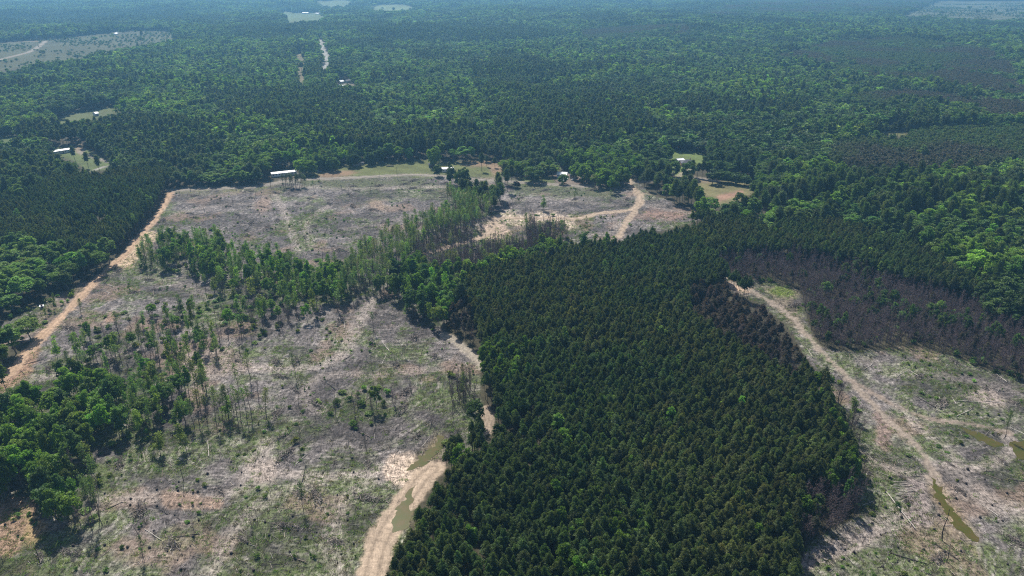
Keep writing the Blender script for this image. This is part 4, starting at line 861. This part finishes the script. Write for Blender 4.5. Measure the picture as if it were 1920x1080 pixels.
def building(name, A, B, W, lab, cat, hw=2.6, rise=.7, wall=None, roof=None, hip=0, porch=False, chim=False, wins=5, over=.35, grp=None, length=None):
    A = at(*A); B = at(*B); c = (A+B)/2; Ln = length or float(np.hypot(*(B-A)[:2])); a = math.atan2(B[1]-A[1], B[0]-A[0])
    if length: c = A
    root = link(name, None, None, (c[0]-math.sin(a)*W/2, c[1]+math.cos(a)*W/2, c[2]+.02)); root.rotation_euler = (0, 0, a); tag(root, lab, cat, grp)
    base = .55 if name == 'mobile_home' else .15
    pm('foundation', [box(0, 0, base/2-.15, Ln-.1, W-.1, base+.3)], M_block, root)
    V = [(-Ln/2, -W/2), (Ln/2, -W/2), (Ln/2, W/2), (-Ln/2, W/2)]; z0, z1 = base, base+hw
    wv = [(x, y, z) for z in (z0, z1) for x, y in V]; q = [(0, 1, 5, 4), (1, 2, 6, 5), (2, 3, 7, 6), (3, 0, 4, 7)]
    if not hip: wv += [(Ln/2, 0, z1+rise), (-Ln/2, 0, z1+rise)]; q += [(5, 6, 8, 8), (7, 4, 9, 9)]
    V_ = np.array(wv, float); Q_ = np.array(q); me = bpy.data.meshes.new('wall'); me.from_pydata([tuple(v) for v in V_], [], [tuple(dict.fromkeys(f)) for f in q]); me.materials.append(wall or M_white); link('wall', me, root)
    ov = over; hx = hip; X = Ln/2+ov; Y = W/2+ov; zr = z1+rise; ze = z1-rise*ov/(W/2); t = .12
    rv = [(-X, -Y, ze), (X, -Y, ze), (X, Y, ze), (-X, Y, ze), (-X+hx+0, 0, zr), (X-hx, 0, zr)]; rv += [(x, y, z+t) for x, y, z in rv]
    rf = [(6, 7, 11, 10), (8, 9, 10, 11), (7, 8, 11), (9, 6, 10), (0, 4, 5, 1), (2, 5, 4, 3), (1, 5, 2), (3, 4, 0), (0, 1, 7, 6), (1, 2, 8, 7), (2, 3, 9, 8), (3, 0, 6, 9)]
    me = bpy.data.meshes.new('roof'); me.from_pydata(rv, [], rf); me.materials.append(roof or M_metalroof); ro = link('roof', me, root)
    if roof is None:
        pm('ridge_cap', [box(0, 0, zr+t+.02, 2*X-2*hx, .3, .06)], M_frame, ro)
    if chim: pm('chimney', [box(Ln*.2, W*.15, zr+.2, .8, .8, 1.6)], M_brick, ro)
    d = pm('door', [box(Ln*.08, -W/2-.03, z0+1.02, .95, .07, 2.04)], M_door, root); pm('handle', [box(Ln*.08+.35, -W/2-.09, z0+1, .06, .05, .12)], M_frame, d)
    if name == 'mobile_home' or porch: pm('steps', [box(Ln*.08, -W/2-.5-k*.3, base*(.5-.16*k)-.02, 1.6, .9-.0*k, max(.12, base*(1-.32*k))) for k in (0, 1)] if False else [box(Ln*.08, -W/2-.5, base/2, 1.6, .8, base), box(Ln*.08, -W/2-1.15, base/4, 1.6, .45, base/2)], M_dark, root)
    for k in range(wins):
        x = -Ln/2+(k+.5)*Ln/wins
        if abs(x-Ln*.08) < 1.2: continue
        f = pm('window', [box(x, -W/2-.03, z0+1.5, 1.25, .06, 1.15)], M_frame, root); pm('pane', [box(x, -W/2-.07, z0+1.5, 1.0, .05, .92)], M_glass, f)
    return root
building('mobile_home', (94, 292), (137, 285), 6.5, 'long white roofed mobile home on grass among woods at far left', 'mobile home', wins=8)
building('mobile_home', (510, 333), (557, 328), 6.0, 'long white roofed mobile home beside the road left of the bright tree', 'mobile home', wins=8, porch=True)
building('white_house', (829, 323), (851, 322), 6.5, 'pale roofed low house partly behind dark trees beside the road', 'house', wins=4)
building('shed', (804, 314), (815, 314), 4.5, 'small dark shed beside the bright round tree', 'shed', 2.4, .8, M_dark, M_shingle, wins=2)
building('brick_house', (1277, 312), (1301, 313), 10, 'brick house with dark grey hipped roof beside the green field', 'house', 2.7, 2.6, M_brick, M_shingle, hip=5, chim=True, wins=5)
building('garage', (1271, 306), (1283, 305), 6, 'white garage behind the brick house with the hipped roof', 'garage', 2.6, .8, wins=2)
building('white_house', (1044, 333), (1062, 334), 8, 'white roofed house among trees beside the parked cars', 'house', 2.6, 1.5, wins=4)
building('carport', (1068, 334), (1079, 335), 6, 'small dark roofed carport right of the white roofed house', 'carport', 2.4, .9, M_tan, M_shingle, wins=2)
building('white_house', (1126, 321), (1134, 320), 7, 'small white gabled house between tall leafy trees', 'house', 2.8, 2.4, wins=2)
building('shed', (663, 312), (683, 309), 3, 'long low open shed on the grass edge under dark trees', 'shed', 2.0, .3, M_tan, M_shingle, wins=3)
building('shed', (1095, 309), (1105, 309), 5, 'little pale roofed shed hidden in the treetops behind the houses', 'shed', 2.6, .6, wins=2)
for A, B, W, lab, nm, rf in [((568, 93), (579, 93), 9, 'red and white roofed farmhouse left of the far road', 'farmhouse', M_redroof), ((622, 94), (629, 94), 8, 'tiny white roofed house right of the far road', 'farmhouse', None),
        ((639, 157), (646, 156), 8, 'white roofed house at left of the distant wooded yard', 'farmhouse', None), ((651, 156), (660, 154), 8, 'dark roofed house at right of the distant wooded yard', 'farmhouse', M_shingle),
        ((639, 165), (647, 164), 8, 'low white building at the near side of the distant wooded yard', 'outbuilding', None), ((248, 207), (256, 206), 7, 'lone tiny white roofed house in the woods at left', 'farmhouse', None),
        ((502, 19), (509, 19), 16, 'white barn at left of the distant farm', 'barn', None), ((510, 19), (516, 19), 14, 'second white barn beside the barn at left of the distant farm', 'barn', None),
        ((566, 26), (577, 26), 18, 'long white barn behind the far green field', 'barn', None), ((591, 27), (597, 27), 16, 'short white barn at right of the far green field', 'barn', None),
        ((180, 238-20), (186, 217), 6, 'tiny pale shed at the small clearing among woods at left', 'shed', None), ((1010, 64), (1015, 64), 10, 'tiny pale roof deep in the distant forest', 'farmhouse', None),
        ((72, 57-3), (76, 54), 12, 'pale speck of a house in the far woods at upper left', 'farmhouse', None), ((218, 66), (222, 64), 10, 'white shed on the far logged hillside', 'shed', None)]:
    building(nm, A, B, W, lab, 'barn' if nm == 'barn' else 'house' if nm == 'farmhouse' else 'shed' if nm == 'shed' else 'building', 3.0 if nm != 'barn' else 4, 1.6, M_white, rf, wins=3)
# small white box-like shed in the scrub
building('shed', (76, 579), (82, 578), 1.8, 'small white box shed lying in scrub left of the dirt road', 'shed', 1.2, .2, wins=1)
# ------------------------------------------------------------------ vehicles
M_tyre = plain('tyre', (.02, .02, .02), .8, .1)
def paint_mat(n, c): return plain(n, c, .3, .03, 1, 0, .6)
def vehicle(px, py, rz, col, lab, name='parked_car', pickup=False, cat='car'):
    q = at(px, py); root = link(name, None, None, (q[0], q[1], float(gh(q[0], q[1])[0])+.05)); root.rotation_euler = (0, 0, rz); tag(root, lab, cat)
    prof = [(-2.3, .45), (-2.35, .8), (-2.2, 1.0), (-1.5, 1.02), (1.1, 1.0), (2.1, .85), (2.3, .7), (2.3, .42)] if not pickup else [(-2.7, .5), (-2.7, 1.15), (-1.0, 1.15), (.3, 1.12), (1.3, 1.08), (2.5, 1.0), (2.7, .8), (2.7, .48)]
    cab = [(-1.75, 1.0), (-1.2, 1.45), (.2, 1.47), (1.0, 1.0)] if not pickup else [(-1.0, 1.13), (-.9, 1.75), (.6, 1.75), (1.25, 1.08)]
    def ext(P, w1, w2=None):
        n = len(P); w2 = w2 or [w1]*n; V = [(x, -w, z) for (x, z), w in zip(P, w2)]+[(x, w, z) for (x, z), w in zip(P, w2)]
        return V, [tuple(range(n))[::-1], tuple(range(n, 2*n))]+[(i, (i+1) % n, (i+1) % n+n, i+n) for i in range(n)]
    def ob(nm, V, Fc, m, par): me = bpy.data.meshes.new(nm); me.from_pydata(V, [], Fc); me.materials.append(m); return link(nm, me, par)
    body = ob('body', *ext(prof, .9), col, root); ob('cabin', *ext(cab, .8, [.82, .70, .70, .82]), M_glass, root)
    ob('cabin_roof', *ext([(cab[1][0]-.02, cab[1][1]-.02), (cab[1][0], cab[1][1]+.05), (cab[2][0], cab[2][1]+.05), (cab[2][0]+.02, cab[2][1]-.02)], .72), col, root)
    if pickup: pm('bed', [box(-1.85, 0, 1.17, 1.5, 1.5, .05)], M_dark, root)
    for x in (-1.45, 1.45):
        for y in (-.85, .85):
            wh = pm('wheel', [tube([(x, y-.11, .34), (x, y+.11, .34)], [.34, .34], 12)], M_tyre, root); s_ = -1 if y < 0 else 1; pm('rim', [tube([(x, y+s_*.10, .34), (x, y+s_*.125, .34)], [.2, .01], 8)], M_frame, wh)
    for y in (-.6, .6): pm('headlight', [box(prof[-2][0]+.02, y, .7 if not pickup else .85, .06, .3, .15)], M_frame, root)
P_dark = paint_mat('black_paint', (.02, .02, .025)); P_white = paint_mat('white_paint', (.8, .8, .8)); P_silver = paint_mat('silver_paint', (.5, .52, .55)); P_blue = paint_mat('blue_paint', (.10, .16, .30))
A = at(182, 515); B = at(195, 503)
vehicle(187, 511, math.atan2(B[1]-A[1], B[0]-A[0]), P_dark, 'black pickup truck standing on the left dirt road', 'pickup_truck', True, 'pickup truck')
for a in [(1050, 338, .3, P_white, 'white car nearest the white roofed house'), (1056, 341, 1.2, P_silver, 'silver car parked in front of the white roofed house'), (1060, 337, .1, P_white, 'white car parked right of the silver one by the house'),
          (1074, 338, 1.3, P_white, 'white car parked under the small dark carport'), (598, 324, .5, P_blue, 'blue car parked beside the tree at the bare yard'), (592, 321, -.2, P_silver, 'silver car parked behind the blue car at the bare yard')]:
    vehicle(a[0], a[1], a[2], a[3], a[4])
# flat trailer on the grass, utility poles
q = at(731, 312); root = link('flat_trailer', None, None, (q[0], q[1], q[2]+.05)); tag(root, 'low flat trailer standing on the yard grass', 'trailer')
pm('deck', [box(0, 0, .85, 7, 2.3, .15)], M_dark, root); pm('rail', [box(0, -1.2, 1.05, 7, .06, .25)], M_block, root)
for x in (-1, 0): 
    for y in (-1.25, 1.25): pm('wheel', [tube([(x, y-.1, .38), (x, y+.1, .38)], [.38, .38], 10)], M_tyre, root)
for px_, py_, lab in [(508, 352, 'thin utility pole beside the road left of the mobile home'), (357, 357, 'thin utility pole at the bend where the dirt road meets the road'), (745, 336, 'thin utility pole beside the road opposite the yard'), (1015, 350, 'thin utility pole beside the road right of the big round tree')]:
    q = at(px_, py_); root = link('utility_pole', None, None, tuple(q)); tag(root, lab, 'utility pole', 'utility poles along the road')
    pm('pole', [tube([(0, 0, -.5), (0, 0, 10.5)], [.16, .11], 8)], M_dark, root); pm('crossarm', [box(0, 0, 9.7, 2.4, .12, .14)], M_dark, root)
    for x in (-1.05, 0.35, 1.05): pm('insulator', [tube([(x, 0, 9.77), (x, 0, 9.95)], [.05, .03], 6)], M_frame, root)
# ------------------------------------------------------------------ haze
V, Q = box(0, 4000, 65, 31000, 11600, 290); V[:, 2] = np.where(V[:, 2] > 60, 186., -32.)
m, t, o = nodes('haze'); pv = N(t, 'ShaderNodeVolumePrincipled'); pv.inputs['Color'].default_value = (.27, .62, 1, 1); pv.inputs['Density'].default_value = HAZE; pv.inputs['Anisotropy'].default_value = .3
L(t, pv.outputs[0], o.inputs['Volume']); hz = link('haze', mesh_np('haze', V, Q, [m])); hz['kind'] = 'stuff'
